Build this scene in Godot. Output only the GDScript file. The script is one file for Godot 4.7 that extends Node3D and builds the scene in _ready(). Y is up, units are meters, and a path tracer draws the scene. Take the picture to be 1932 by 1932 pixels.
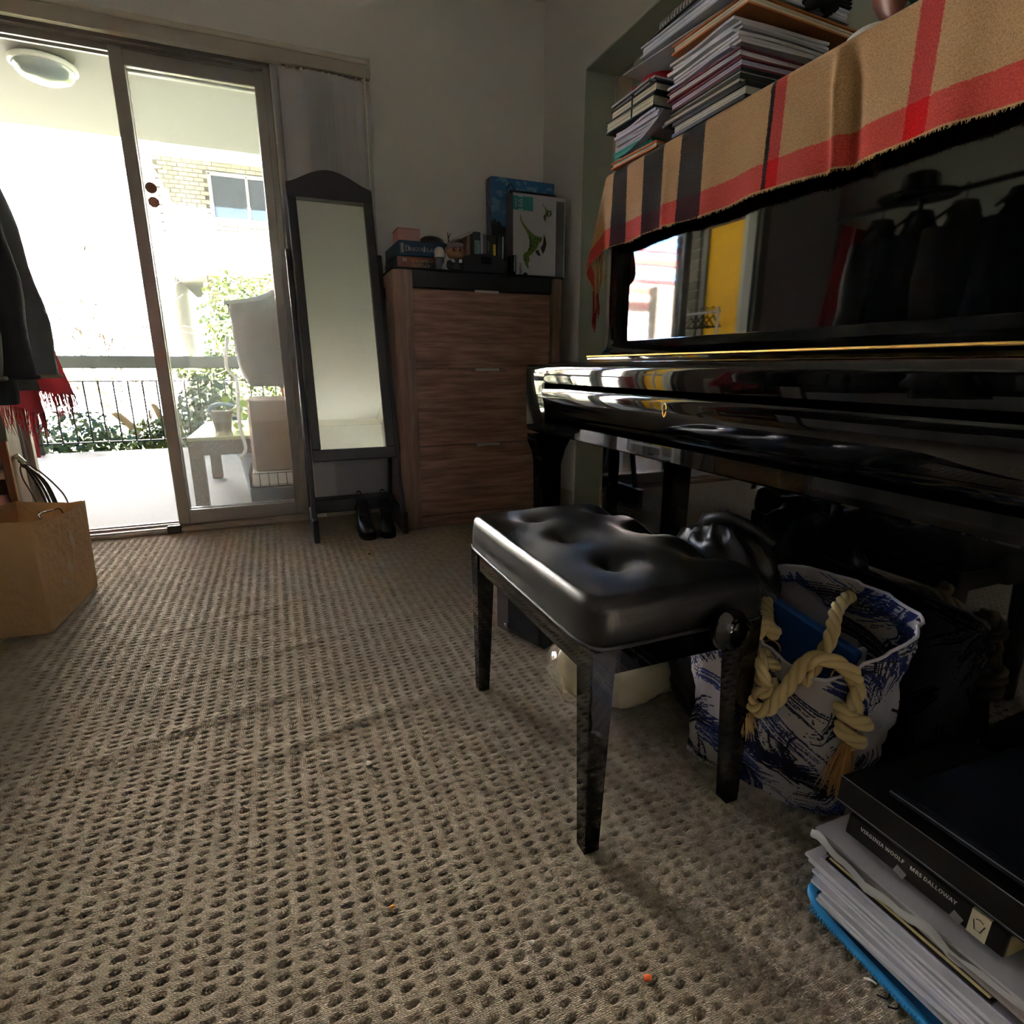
extends Node3D

var used := {}
var mats := {}
var rng := RandomNumberGenerator.new()
var rotated := {}

# ------------------------------------------------------------------ mesh collector
class MB:
	var v := PackedVector3Array()
	var n := PackedVector3Array()
	var t := PackedVector2Array()
	var c := PackedColorArray()
	var ix := PackedInt32Array()
	var tint := Color.WHITE

	func vert(p: Vector3, nn: Vector3, uv := Vector2.ZERO) -> int:
		v.append(p); n.append(nn); t.append(uv); c.append(tint)
		return v.size() - 1

	func face(a: int, b: int, d: int) -> void:
		var g = (v[b] - v[a]).cross(v[d] - v[a])
		if g.dot(n[a] + n[b] + n[d]) > 0.0:
			ix.append(a); ix.append(d); ix.append(b)
		else:
			ix.append(a); ix.append(b); ix.append(d)

	func tri(a: Vector3, b: Vector3, d: Vector3, nn: Vector3) -> void:
		var i = vert(a, nn); vert(b, nn); vert(d, nn)
		face(i, i + 1, i + 2)

	func quad(a: Vector3, b: Vector3, d: Vector3, e: Vector3, out := Vector3.ZERO) -> void:
		var nn = (b - a).cross(e - a).normalized()
		if nn.length() < 0.5:
			nn = (d - b).cross(e - b).normalized()
		if out != Vector3.ZERO and nn.dot(out) < 0.0:
			nn = -nn
		var i = vert(a, nn, Vector2(0, 1)); vert(b, nn, Vector2(1, 1)); vert(d, nn, Vector2(1, 0)); vert(e, nn, Vector2(0, 0))
		face(i, i + 1, i + 2); face(i, i + 2, i + 3)

	func box(ce: Vector3, s: Vector3, B := Basis(), bev := 0.0) -> void:
		var h = s * 0.5
		bev = minf(bev, minf(h.x, minf(h.y, h.z)) * 0.9)
		var P = func(ax: int, sg: Vector3) -> Vector3:
			var p = Vector3(h.x - bev, h.y - bev, h.z - bev)
			p[ax] = h[ax]
			return ce + B * (p * sg)
		for ax in 3:
			var b1 = (ax + 1) % 3
			var b2 = (ax + 2) % 3
			for s0 in [-1.0, 1.0]:
				var nn = Vector3.ZERO
				nn[ax] = s0
				var q = []
				for k in [[-1.0, -1.0], [1.0, -1.0], [1.0, 1.0], [-1.0, 1.0]]:
					var sg = Vector3.ONE
					sg[ax] = s0; sg[b1] = k[0]; sg[b2] = k[1]
					q.append(P.call(ax, sg))
				var wn = B * nn
				var i = vert(q[0], wn, Vector2(0, 1)); vert(q[1], wn, Vector2(1, 1)); vert(q[2], wn, Vector2(1, 0)); vert(q[3], wn, Vector2(0, 0))
				face(i, i + 1, i + 2); face(i, i + 2, i + 3)
		if bev <= 0.0:
			return
		for ax in 3:   # chamfers along axis ax
			var b1 = (ax + 1) % 3
			var b2 = (ax + 2) % 3
			for k in [[-1.0, -1.0], [1.0, -1.0], [1.0, 1.0], [-1.0, 1.0]]:
				var lo = Vector3.ONE
				lo[ax] = -1.0; lo[b1] = k[0]; lo[b2] = k[1]
				var hi = lo
				hi[ax] = 1.0
				var nn = Vector3.ZERO
				nn[b1] = k[0]; nn[b2] = k[1]
				quad(P.call(b1, lo), P.call(b1, hi), P.call(b2, hi), P.call(b2, lo), B * nn.normalized())
		for sx in [-1.0, 1.0]:
			for sy in [-1.0, 1.0]:
				for sz in [-1.0, 1.0]:
					var sg = Vector3(sx, sy, sz)
					tri(P.call(0, sg), P.call(1, sg), P.call(2, sg), B * sg.normalized())

	# smooth patch: f(u, v) -> Vector3, u and v from 0 to 1; wrap joins the two u ends
	func grid(nu: int, nv: int, f: Callable, inside = null, wrap := false) -> void:
		var base = v.size()
		var P = []
		for j in nv + 1:
			for i in nu + 1:
				P.append(f.call(float(i) / nu, float(j) / nv))
		var w = nu + 1
		var N = []
		N.resize(P.size())
		for j in nv + 1:
			for i in nu + 1:
				var i0 = i - 1; var i1 = i + 1
				if wrap:
					if i0 < 0: i0 = nu - 1
					if i1 > nu: i1 = 1
				else:
					i0 = maxi(i0, 0); i1 = mini(i1, nu)
				var j0 = maxi(j - 1, 0); var j1 = mini(j + 1, nv)
				var du = P[j * w + i1] - P[j * w + i0]
				var dv = P[j1 * w + i] - P[j0 * w + i]
				var nn = du.cross(dv)
				if nn.length_squared() < 1e-16:
					var jj = clampi(j, 1, nv - 1)
					du = P[jj * w + i1] - P[jj * w + i0]
					nn = du.cross(dv)
				N[j * w + i] = nn.normalized() if nn.length_squared() > 1e-20 else Vector3.UP
		if inside != null:
			var acc = 0.0
			for k in P.size():
				acc += signf(N[k].dot(P[k] - inside))
			if acc < 0.0:
				for k in N.size(): N[k] = -N[k]
		for j in nv + 1:
			for i in nu + 1:
				vert(P[j * w + i], N[j * w + i], Vector2(float(i) / nu, float(j) / nv))
		for j in nv:
			for i in nu:
				var a = base + j * w + i
				face(a, a + 1, a + w + 1); face(a, a + w + 1, a + w)

	func tube(pts: Array, r, seg := 8, cap := true) -> void:
		var m = pts.size()
		var up = Vector3(0.13, 0.97, 0.21).normalized()
		var base = v.size()
		var acc = 0.0
		for k in m:
			var d = (pts[mini(k + 1, m - 1)] - pts[maxi(k - 1, 0)]).normalized()
			if absf(up.dot(d)) > 0.97: up = Vector3(0.7, 0.1, 0.7).normalized()
			var s = d.cross(up).normalized()
			up = s.cross(d).normalized()
			var rr = r[k] if r is Array else r
			if k > 0: acc += pts[k].distance_to(pts[k - 1])
			for i in seg + 1:
				var a = TAU * i / seg
				var nn = s * cos(a) + up * sin(a)
				vert(pts[k] + nn * rr, nn, Vector2(float(i) / seg, acc))
		for k in m - 1:
			for i in seg:
				var a = base + k * (seg + 1) + i
				face(a, a + 1, a + seg + 2); face(a, a + seg + 2, a + seg + 1)
		if cap:
			for e in [0, m - 1]:
				var d = (pts[e] - pts[1 if e == 0 else m - 2]).normalized()
				var ci = vert(pts[e], d)
				for i in seg:
					var p = v[base + e * (seg + 1) + i]; var q = v[base + e * (seg + 1) + i + 1]
					var x = vert(p, d); var y = vert(q, d)
					face(ci, x, y)

	# profile of (radius, height) turned about the axis B.y through ce
	func lathe(ce: Vector3, prof: Array, seg := 20, B := Basis()) -> void:
		var mid = ce + B.y * (prof[0].y + prof[-1].y) * 0.5
		var f = func(u, w):
			var k = w * (prof.size() - 1)
			var a = prof[mini(int(k + 0.001), prof.size() - 1)]
			return ce + B * Vector3(a.x * cos(u * TAU), a.y, a.x * sin(u * TAU))
		grid(seg, prof.size() - 1, f, mid, true)

	func ball(ce: Vector3, r: Vector3, seg := 14, B := Basis()) -> void:
		var f = func(u, w):
			var a = u * TAU; var b = (w - 0.5) * PI
			return ce + B * (Vector3(cos(a) * cos(b), sin(b), sin(a) * cos(b)) * r)
		grid(seg, maxi(6, seg / 2 + 1), f, ce, true)

	# flat polygon (a, b) at o + a*ex + b*ey, drawn out along dv; sides smooth where edges meet at less than about 40 degrees
	func prism(poly: PackedVector2Array, o: Vector3, ex: Vector3, ey: Vector3, dv: Vector3) -> void:
		var m = poly.size()
		var area = 0.0
		for i in m:
			area += poly[i].cross(poly[(i + 1) % m])
		var sgn = 1.0 if area > 0.0 else -1.0
		var en = []
		for i in m:
			var d = (poly[(i + 1) % m] - poly[i]).normalized()
			en.append(Vector2(d.y, -d.x) * sgn)
		for i in m:
			var j = (i + 1) % m
			var na = en[i]; var nb = en[i]
			if en[i].dot(en[(i + m - 1) % m]) > 0.76: na = (en[i] + en[(i + m - 1) % m]).normalized()
			if en[i].dot(en[j]) > 0.76: nb = (en[i] + en[j]).normalized()
			var wa = (ex * na.x + ey * na.y).normalized(); var wb = (ex * nb.x + ey * nb.y).normalized()
			var pa = o + ex * poly[i].x + ey * poly[i].y; var pb = o + ex * poly[j].x + ey * poly[j].y
			var k = vert(pa, wa, Vector2(0, 0)); vert(pb, wb, Vector2(0, 1)); vert(pb + dv, wb, Vector2(1, 1)); vert(pa + dv, wa, Vector2(1, 0))
			face(k, k + 1, k + 2); face(k, k + 2, k + 3)
		var id = Geometry2D.triangulate_polygon(poly)
		for side in 2:
			var nn = dv.normalized() * (1.0 if side == 1 else -1.0)
			for i in range(0, id.size(), 3):
				var q = []
				for z in 3:
					var p = poly[id[i + z]]
					q.append(o + ex * p.x + ey * p.y + (dv if side == 1 else Vector3.ZERO))
				tri(q[0], q[1], q[2], nn)

	func made(shift: Vector3) -> ArrayMesh:
		var vv = v
		if shift != Vector3.ZERO:
			vv = PackedVector3Array()
			vv.resize(v.size())
			for i in v.size(): vv[i] = v[i] - shift
		var a = []
		a.resize(Mesh.ARRAY_MAX)
		a[Mesh.ARRAY_VERTEX] = vv; a[Mesh.ARRAY_NORMAL] = n; a[Mesh.ARRAY_TEX_UV] = t; a[Mesh.ARRAY_INDEX] = ix
		a[Mesh.ARRAY_COLOR] = c
		var m = ArrayMesh.new()
		m.add_surface_from_arrays(Mesh.PRIMITIVE_TRIANGLES, a)
		return m

# ------------------------------------------------------------------ naming and nodes
func numbered(s: String) -> String:
	if not used.has(s):
		used[s] = 0
		return s
	used[s] += 1
	return "%s_%03d" % [s, used[s]]

func tag(o, label, category, group = ""):
	o.set_meta("label", label)
	o.set_meta("category", category)
	if group != "": o.set_meta("group", group)
	return o

func thing(called, label, category, at = Vector3.ZERO, group = "", B = null):
	var o = Node3D.new()
	o.name = numbered(called)
	add_child(o)
	o.position = at
	if B != null:
		o.basis = B
		rotated[o] = true
	return tag(o, label, category, group)

func origin_of(p) -> Vector3:
	var s = Vector3.ZERO
	while p != self and p != null:
		if rotated.has(p): return Vector3.ZERO
		s += p.position
		p = p.get_parent()
	return s

# commits a collector as one mesh; coordinates are the world's unless the thing is a turned one
func put(called, mb, material, parent = null, label = ""):
	var o = MeshInstance3D.new()
	if parent == null:
		o.name = numbered(called)
		o.mesh = mb.made(Vector3.ZERO)
		add_child(o)
	else:
		o.name = called
		o.mesh = mb.made(origin_of(parent))
		parent.add_child(o, true)
		if rotated.has(parent): rotated[o] = true
	o.material_override = material
	if label != "": o.set_meta("label", label)
	return o

func struct(called, mb, material):
	var o = put(called, mb, material)
	o.set_meta("kind", "structure")
	return o

# a mesh that is a whole thing: its node stands at the foot of its box
func single(called, mb, material, label, category, group = ""):
	var lo = mb.v[0]; var hi = mb.v[0]
	for p in mb.v:
		lo = lo.min(p); hi = hi.max(p)
	var at = Vector3((lo.x + hi.x) * 0.5, lo.y, (lo.z + hi.z) * 0.5)
	var o = MeshInstance3D.new()
	o.name = numbered(called)
	o.mesh = mb.made(at)
	o.material_override = material
	add_child(o)
	o.position = at
	return tag(o, label, category, group)

func letters(called, text, size_h, B: Basis, at: Vector3, color: Color, parent, font_name = "Droid Sans", bold = false, depth = 0.0006):
	var tm = TextMesh.new()
	var f = SystemFont.new()
	f.font_names = PackedStringArray([font_name])
	if bold: f.font_weight = 700
	tm.font = f
	tm.text = text
	tm.font_size = 48
	tm.pixel_size = size_h / 36.0
	tm.depth = depth
	tm.curve_step = 2.0
	var o = MeshInstance3D.new()
	o.name = called
	o.mesh = tm
	o.material_override = mat(color, 0.6)
	parent.add_child(o, true)
	o.transform = Transform3D(B, at - origin_of(parent))
	return o

# ------------------------------------------------------------------ materials and pictures
func mat(color: Color, rough := 0.7, metal := 0.0, spec := 0.5) -> StandardMaterial3D:
	var key = str(color.to_html()) + "/" + str(rough) + "/" + str(metal) + "/" + str(spec)
	if mats.has(key): return mats[key]
	var m = StandardMaterial3D.new()
	m.albedo_color = color
	m.roughness = rough
	m.metallic = metal
	m.metallic_specular = spec
	mats[key] = m
	return m

func rgb(r, g, b) -> Color:
	return Color(r / 255.0, g / 255.0, b / 255.0)

func pic(w: int, h: int, f: Callable) -> Image:
	var im = Image.create_empty(w, h, false, Image.FORMAT_RGB8)
	for y in h:
		for x in w:
			im.set_pixel(x, y, f.call(x, y))
	return im

func tex(im: Image) -> ImageTexture:
	return ImageTexture.create_from_image(im)

func noise(freq: float, sd: int, oct := 3) -> FastNoiseLite:
	var z = FastNoiseLite.new()
	z.noise_type = FastNoiseLite.TYPE_SIMPLEX_SMOOTH
	z.frequency = freq
	z.seed = sd
	z.fractal_octaves = oct
	return z

func textured(im: Image, rough := 0.7, spec := 0.4) -> StandardMaterial3D:
	var m = StandardMaterial3D.new()
	m.albedo_texture = tex(im)
	m.roughness = rough
	m.metallic_specular = spec
	return m

func tri_scale(m: StandardMaterial3D, s: float, world := true) -> StandardMaterial3D:
	m.uv1_triplanar = true
	m.uv1_world_triplanar = world
	m.uv1_scale = Vector3(s, s, s)
	return m

func poly(im: Image, pts: Array, col: Color) -> void:
	var pv = PackedVector2Array(pts)
	var lo = pv[0]; var hi = pv[0]
	for p in pv:
		lo = lo.min(p); hi = hi.max(p)
	for y in range(maxi(0, int(lo.y)), mini(im.get_height() - 1, int(hi.y) + 1) + 1):
		for x in range(maxi(0, int(lo.x)), mini(im.get_width() - 1, int(hi.x) + 1) + 1):
			if Geometry2D.is_point_in_polygon(Vector2(x + 0.5, y + 0.5), pv):
				im.set_pixel(x, y, col)

func spot(im: Image, cx: float, cy: float, r: float, col: Color) -> void:
	for y in range(maxi(0, int(cy - r)), mini(im.get_height(), int(cy + r) + 2)):
		for x in range(maxi(0, int(cx - r)), mini(im.get_width(), int(cx + r) + 2)):
			if Vector2(x - cx, y - cy).length() <= r: im.set_pixel(x, y, col)

# smooth path through points
func curve(pts: Array, steps := 8) -> Array:
	var out = []
	for i in pts.size() - 1:
		var a = pts[maxi(i - 1, 0)]; var b = pts[i]; var d = pts[i + 1]; var e = pts[mini(i + 2, pts.size() - 1)]
		for k in steps:
			out.append(b.cubic_interpolate(d, a, e, float(k) / steps))
	out.append(pts[-1])
	return out

func wood(base: Color, dark: Color, along: int, sd: int, rough := 0.45) -> StandardMaterial3D:
	# grain that runs along x (0) or y (1) of the texture, laid on in world space
	var nz = noise(0.012, sd, 4)
	var nf = noise(0.06, sd + 9, 2)
	var im = pic(384, 384, func(x, y):
		var a = x if along == 0 else y
		var b = y if along == 0 else x
		var ca = cos(TAU * a / 384.0) * 22.0; var sa = sin(TAU * a / 384.0) * 22.0
		var w = nz.get_noise_3d(ca, sa, b * 3.4) * 0.9 + nf.get_noise_3d(ca * 0.4, sa * 0.4, b * 6.0) * 0.35
		return base.lerp(dark, clampf(w * 0.95 + 0.42, 0.0, 1.0)))
	var m = textured(im, rough, 0.4)
	return tri_scale(m, 2.2)

# ================================================================== scene
func _ready():
	rng.seed = 7
	var cam = Camera3D.new()
	cam.name = "camera"
	cam.position = Vector3(0, 0.8, 0)
	cam.rotation = Vector3(-0.2517, -0.392, 0)
	cam.fov = rad_to_deg(2.0 * atan(966.0 / 1068.0))
	cam.near = 0.02
	add_child(cam)
	cam.current = true
	var sky = ProceduralSkyMaterial.new()
	sky.sky_top_color = Color(0.42, 0.62, 0.95)
	sky.sky_horizon_color = Color(0.86, 0.92, 1.0)
	sky.sky_curve = 0.2
	sky.ground_bottom_color = Color(0.4, 0.4, 0.38)
	sky.ground_horizon_color = Color(0.6, 0.6, 0.58)
	sky.sky_energy_multiplier = 0.45
	sky.ground_energy_multiplier = 0.2
	var env = Environment.new()
	env.background_mode = Environment.BG_SKY
	env.sky = Sky.new()
	env.sky.sky_material = sky
	env.tonemap_mode = Environment.TONE_MAPPER_LINEAR
	env.tonemap_exposure = 16.0
	env.sdfgi_enabled = true
	env.ssao_enabled = true
	env.ssil_enabled = true
	var we = WorldEnvironment.new()
	we.name = "world"
	we.environment = env
	add_child(we)
	var sun = DirectionalLight3D.new()
	sun.name = "sun"
	add_child(sun)
	sun.look_at_from_position(Vector3(-0.35, 0.85, 0.75) * 10.0, Vector3.ZERO)
	sun.light_energy = 10.0
	sun.light_color = Color(1.0, 0.985, 0.965)
	sun.light_angular_distance = 0.5
	sun.shadow_enabled = true

	room()
	outside()
	piano()
	bench()
	cabinet()
	mirror()
	cabinet_things()
	scarf()
	piano_things()
	floor_things()
	tote()
	paper_pile()
	left_side()

# ------------------------------------------------------------------ room shell
func carpet_mat() -> StandardMaterial3D:
	# loop pile: yarn loops 4.4 mm wide in rows 2.4 mm apart; only the relief and a faint yarn mottle
	var W = 704; var H = 704
	var px = 0.244 / W
	var jit = noise(0.9, 3, 1)
	var fine = noise(0.21, 5, 2)
	var im = Image.create_empty(W, H, false, Image.FORMAT_RGB8)
	for y in H:
		var zz = y * px
		for x in W:
			var wz = zz + 0.0011 * fine.get_noise_2d(x * 0.16, y * 0.16)
			var row = int(floorf(wz / 0.00244))
			var fz = fposmod(wz, 0.00244) / 0.00244 - 0.5
			var xx = x * px + (0.0022 if row % 2 == 0 else 0.0) + jit.get_noise_2d(row * 7.1, 0.0) * 0.0016 + 0.0012 * fine.get_noise_2d(x * 0.13 + 500, y * 0.13)
			var col = int(floorf(xx / 0.00436))
			var fx = fposmod(xx, 0.00436) / 0.00436 - 0.5
			var h = 0.5 + 0.35 * jit.get_noise_2d(col * 13.7, row * 5.3)
			var d = fx * fx * 3.0 + fz * fz * 3.4
			var k = clampf(h * (1.0 - d) + 0.12 * fine.get_noise_2d(x, y) + 0.12, 0.0, 1.0)
			im.set_pixel(x, y, Color(k, k, k))
	var nz = noise(0.02, 21, 3)
	var col2 = pic(256, 256, func(x, y):
		var a = nz.get_noise_2d(x, y) * 0.5 + jit.get_noise_2d(x * 1.3, y * 1.3) * 0.5
		return rgb(178, 164, 146).lerp(rgb(150, 135, 118), clampf(a + 0.45, 0.0, 1.0)))
	var m = textured(col2, 0.95, 0.15)
	m.heightmap_enabled = true
	m.heightmap_texture = tex(im)
	m.heightmap_scale = 0.24
	return m

func carpet():
	# pitted loop pile carpet: pits 30.5 mm apart across, 19.3 mm apart along, plus a few soft ripples
	var xs = []; var zs = []
	var x = -1.75
	while x < -1.0: xs.append(x); x += 0.0976
	x = -1.0065
	while x < 1.12: xs.append(x); x += 0.0305 / 6.0
	while x < 1.70: xs.append(x); x += 0.097
	xs.append(1.70)
	var z = -3.19
	while z < -0.22: zs.append(z); z += 0.0193 / 9.0
	while z < 3.0: zs.append(z); z += 0.12
	zs.append(3.0)
	var w = xs.size(); var h = zs.size()
	var nz = noise(3.0, 11, 2)
	var nj = noise(900.0, 12, 1)
	var H = PackedFloat32Array()
	H.resize(w * h)
	for j in h:
		var zz = zs[j]
		var rz = zz / 0.0193
		var kz = roundf(rz)
		var dz = (rz - kz) * 0.0193
		for i in w:
			var xx = xs[i]
			var rx = xx / 0.0305
			var kx = roundf(rx)
			var y = 0.0
			if xx > -1.02 and xx < 1.13 and zz < -0.2:
				var jx = nj.get_noise_2d(kx, kz) * 0.0035
				var jz = nj.get_noise_2d(kx + 77.0, kz) * 0.0022
				var dx = (rx - kx) * 0.0305 - jx
				var ex = dx / 0.0068; var ez = (dz - jz + 0.12 * dx) / 0.0028
				var d = ex * ex * ex * ex + ez * ez
				y -= 0.0078 * exp(-d) * (1.0 + nj.get_noise_2d(kx + 31.0, kz + 5.0) * 0.6)
				y += nz.get_noise_2d(xx * 30.0, zz * 30.0) * 0.0007
			# ripples left by the stretched backing
			for r in [[-0.05, -1.98, 0.16, 0.36], [0.05, -1.66, 0.14, 0.4], [-0.15, -1.35, 0.12, 0.34], [0.1, -1.2, 0.10, 0.3]]:
				var q = (xx - r[0]) / r[3]
				var s = zz - (r[1] - 0.28 * (xx - r[0]))
				y += 0.006 * exp(-q * q) * exp(-(s / 0.022) * (s / 0.022))
			H[j * w + i] = y
	var V = PackedVector3Array(); var N = PackedVector3Array(); var T = PackedVector2Array(); var I = PackedInt32Array()
	V.resize(w * h); N.resize(w * h); T.resize(w * h); I.resize((w - 1) * (h - 1) * 6)
	var o = 0
	for j in h:
		for i in w:
			var k = j * w + i
			V[k] = Vector3(xs[i], H[k], zs[j])
			var i0 = maxi(i - 1, 0); var i1 = mini(i + 1, w - 1); var j0 = maxi(j - 1, 0); var j1 = mini(j + 1, h - 1)
			N[k] = Vector3(-(H[j * w + i1] - H[j * w + i0]) / (xs[i1] - xs[i0]), 1.0, -(H[j1 * w + i] - H[j0 * w + i]) / (zs[j1] - zs[j0])).normalized()
			T[k] = Vector2(xs[i], zs[j]) / 0.244
			if i < w - 1 and j < h - 1:
				I[o] = k; I[o + 1] = k + 1; I[o + 2] = k + w + 1; I[o + 3] = k; I[o + 4] = k + w + 1; I[o + 5] = k + w
				o += 6
	var a = []
	a.resize(Mesh.ARRAY_MAX)
	a[Mesh.ARRAY_VERTEX] = V; a[Mesh.ARRAY_NORMAL] = N; a[Mesh.ARRAY_TEX_UV] = T; a[Mesh.ARRAY_INDEX] = I
	var m = ArrayMesh.new()
	m.add_surface_from_arrays(Mesh.PRIMITIVE_TRIANGLES, a)
	var f = MeshInstance3D.new()
	f.name = "floor"
	f.mesh = m
	f.material_override = carpet_mat()
	f.set_meta("kind", "structure")
	add_child(f)

func paint(c: Color, sd: int) -> StandardMaterial3D:
	var nz = noise(0.05, sd, 3)
	var fine = noise(0.35, sd + 1, 2)
	var im = pic(256, 256, func(x, y):
		var k = 0.5 + fine.get_noise_2d(x, y) * 0.5
		return Color(k, k, k))
	var m = mat(c, 0.75, 0.0, 0.3).duplicate()
	m.heightmap_enabled = true
	m.heightmap_texture = tex(im)
	m.heightmap_scale = 0.05
	return tri_scale(m, 1.6)

func room():
	carpet()
	var slab = MB.new()
	slab.box(Vector3(0, -0.13, -0.1), Vector3(3.9, 0.2, 6.6))
	struct("floor_slab", slab, mat(rgb(120, 118, 112), 0.9))
	var wall = paint(rgb(226, 224, 220), 31)
	var b = MB.new()
	b.box(Vector3(-1.5, 1.35, -3.27), Vector3(0.8, 2.9, 0.2))
	b.box(Vector3(0.96, 1.35, -3.27), Vector3(1.68, 2.9, 0.2))
	b.box(Vector3(-0.49, 2.5, -3.27), Vector3(1.22, 0.7, 0.2))
	struct("wall_back", b, wall)
	var r = MB.new()
	r.box(Vector3(1.646, 1.35, -3.02), Vector3(0.3, 2.9, 0.6), Basis(), 0.004)
	r.box(Vector3(1.646, 2.475, -0.9), Vector3(0.3, 0.648, 3.66), Basis(), 0.004)
	r.box(Vector3(1.646, 1.35, 2.0), Vector3(0.3, 2.9, 2.2), Basis(), 0.004)
	r.box(Vector3(1.83, 1.35, -0.2), Vector3(0.1, 2.9, 6.4))
	struct("wall_right", r, wall)
	var jamb = MB.new()
	jamb.box(Vector3(1.578, 1.075, -2.717), Vector3(0.158, 2.15, 0.008))
	jamb.box(Vector3(1.578, 2.147, -0.9), Vector3(0.158, 0.007, 3.62))
	struct("trim_opening", jamb, mat(rgb(176, 184, 168), 0.55))
	# flush doors set back in the opening: a cream leaf and a pale green one that overlaps it
	var d = MB.new()
	d.box(Vector3(1.685, 1.07, -2.62), Vector3(0.035, 2.13, 0.18), Basis(), 0.003)
	struct("door_2", d, mat(rgb(196, 178, 156), 0.6))
	d = MB.new()
	d.box(Vector3(1.668, 1.07, -0.84), Vector3(0.03, 2.13, 3.44), Basis(), 0.003)
	struct("door_3", d, mat(rgb(150, 164, 152), 0.35))
	var l = MB.new()
	l.box(Vector3(-1.83, 1.35, -0.1), Vector3(0.16, 2.9, 6.6))
	struct("wall_left", l, wall)
	var f = MB.new()
	f.box(Vector3(-0.85, 1.35, 3.1), Vector3(2.1, 2.9, 0.2))
	f.box(Vector3(1.35, 1.35, 3.1), Vector3(1.1, 2.9, 0.2))
	f.box(Vector3(0.5, 0.55, 3.1), Vector3(0.6, 1.3, 0.2))
	f.box(Vector3(0.5, 2.3, 3.1), Vector3(0.6, 1.0, 0.2))
	struct("wall_front", f, wall)
	rear_window()
	var c = MB.new()
	c.box(Vector3(0, 2.8, -0.1), Vector3(3.9, 0.2, 6.7))
	struct("ceiling", c, paint(rgb(236, 236, 234), 37))
	var k = MB.new()
	var cove = PackedVector2Array([Vector2(0, 0), Vector2(0.075, 0), Vector2(0.07, 0.012), Vector2(0.045, 0.03), Vector2(0.025, 0.052), Vector2(0.012, 0.072), Vector2(0, 0.075)])
	k.prism(cove, Vector3(-1.75, 2.7, -3.17), Vector3(0, 0, 1), Vector3(0, -1, 0), Vector3(3.25, 0, 0))
	k.prism(cove, Vector3(1.496, 2.7, -3.17), Vector3(-1, 0, 0), Vector3(0, -1, 0), Vector3(0, 0, 6.17))
	k.prism(cove, Vector3(-1.75, 2.7, -3.17), Vector3(1, 0, 0), Vector3(0, -1, 0), Vector3(0, 0, 6.17))
	k.prism(cove, Vector3(-1.75, 2.7, 3.0), Vector3(0, 0, -1), Vector3(0, -1, 0), Vector3(3.25, 0, 0))
	struct("trim_cornice", k, mat(rgb(226, 224, 216), 0.6))
	var sk = MB.new()
	sk.box(Vector3(1.488, 0.06, -2.95), Vector3(0.016, 0.12, 0.44), Basis(), 0.004)
	struct("baseboard_right", sk, mat(rgb(190, 176, 156), 0.5))
	sk = MB.new()
	sk.box(Vector3(0.85, 0.06, -3.163), Vector3(1.28, 0.12, 0.016), Basis(), 0.004)
	struct("baseboard_back", sk, mat(rgb(190, 176, 156), 0.5))
	sliding_door()
	blinds()

func rear_window():
	# a small window in the wall behind the camera
	var w = Node3D.new()
	w.name = "window_1"
	w.set_meta("kind", "structure")
	add_child(w)
	w.position = Vector3(0.5, 1.5, 3.12)
	var q = MB.new()
	for x in [0.22, 0.5, 0.78]:
		q.box(Vector3(x, 1.5, 3.12), Vector3(0.04, 0.6, 0.06), Basis(), 0.004)
	for y in [1.22, 1.78]:
		q.box(Vector3(0.5, y, 3.12), Vector3(0.6, 0.04, 0.06), Basis(), 0.004)
	put("frame", q, mat(rgb(150, 148, 144), 0.42, 0.3), w)
	var g = StandardMaterial3D.new()
	g.transparency = BaseMaterial3D.TRANSPARENCY_ALPHA
	g.albedo_color = Color(0.93, 0.97, 0.95, 0.05)
	g.roughness = 0.03
	for x in [0.36, 0.64]:
		q = MB.new()
		q.box(Vector3(x, 1.5, 3.12), Vector3(0.24, 0.54, 0.005))
		put("pane", q, g, w)

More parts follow.
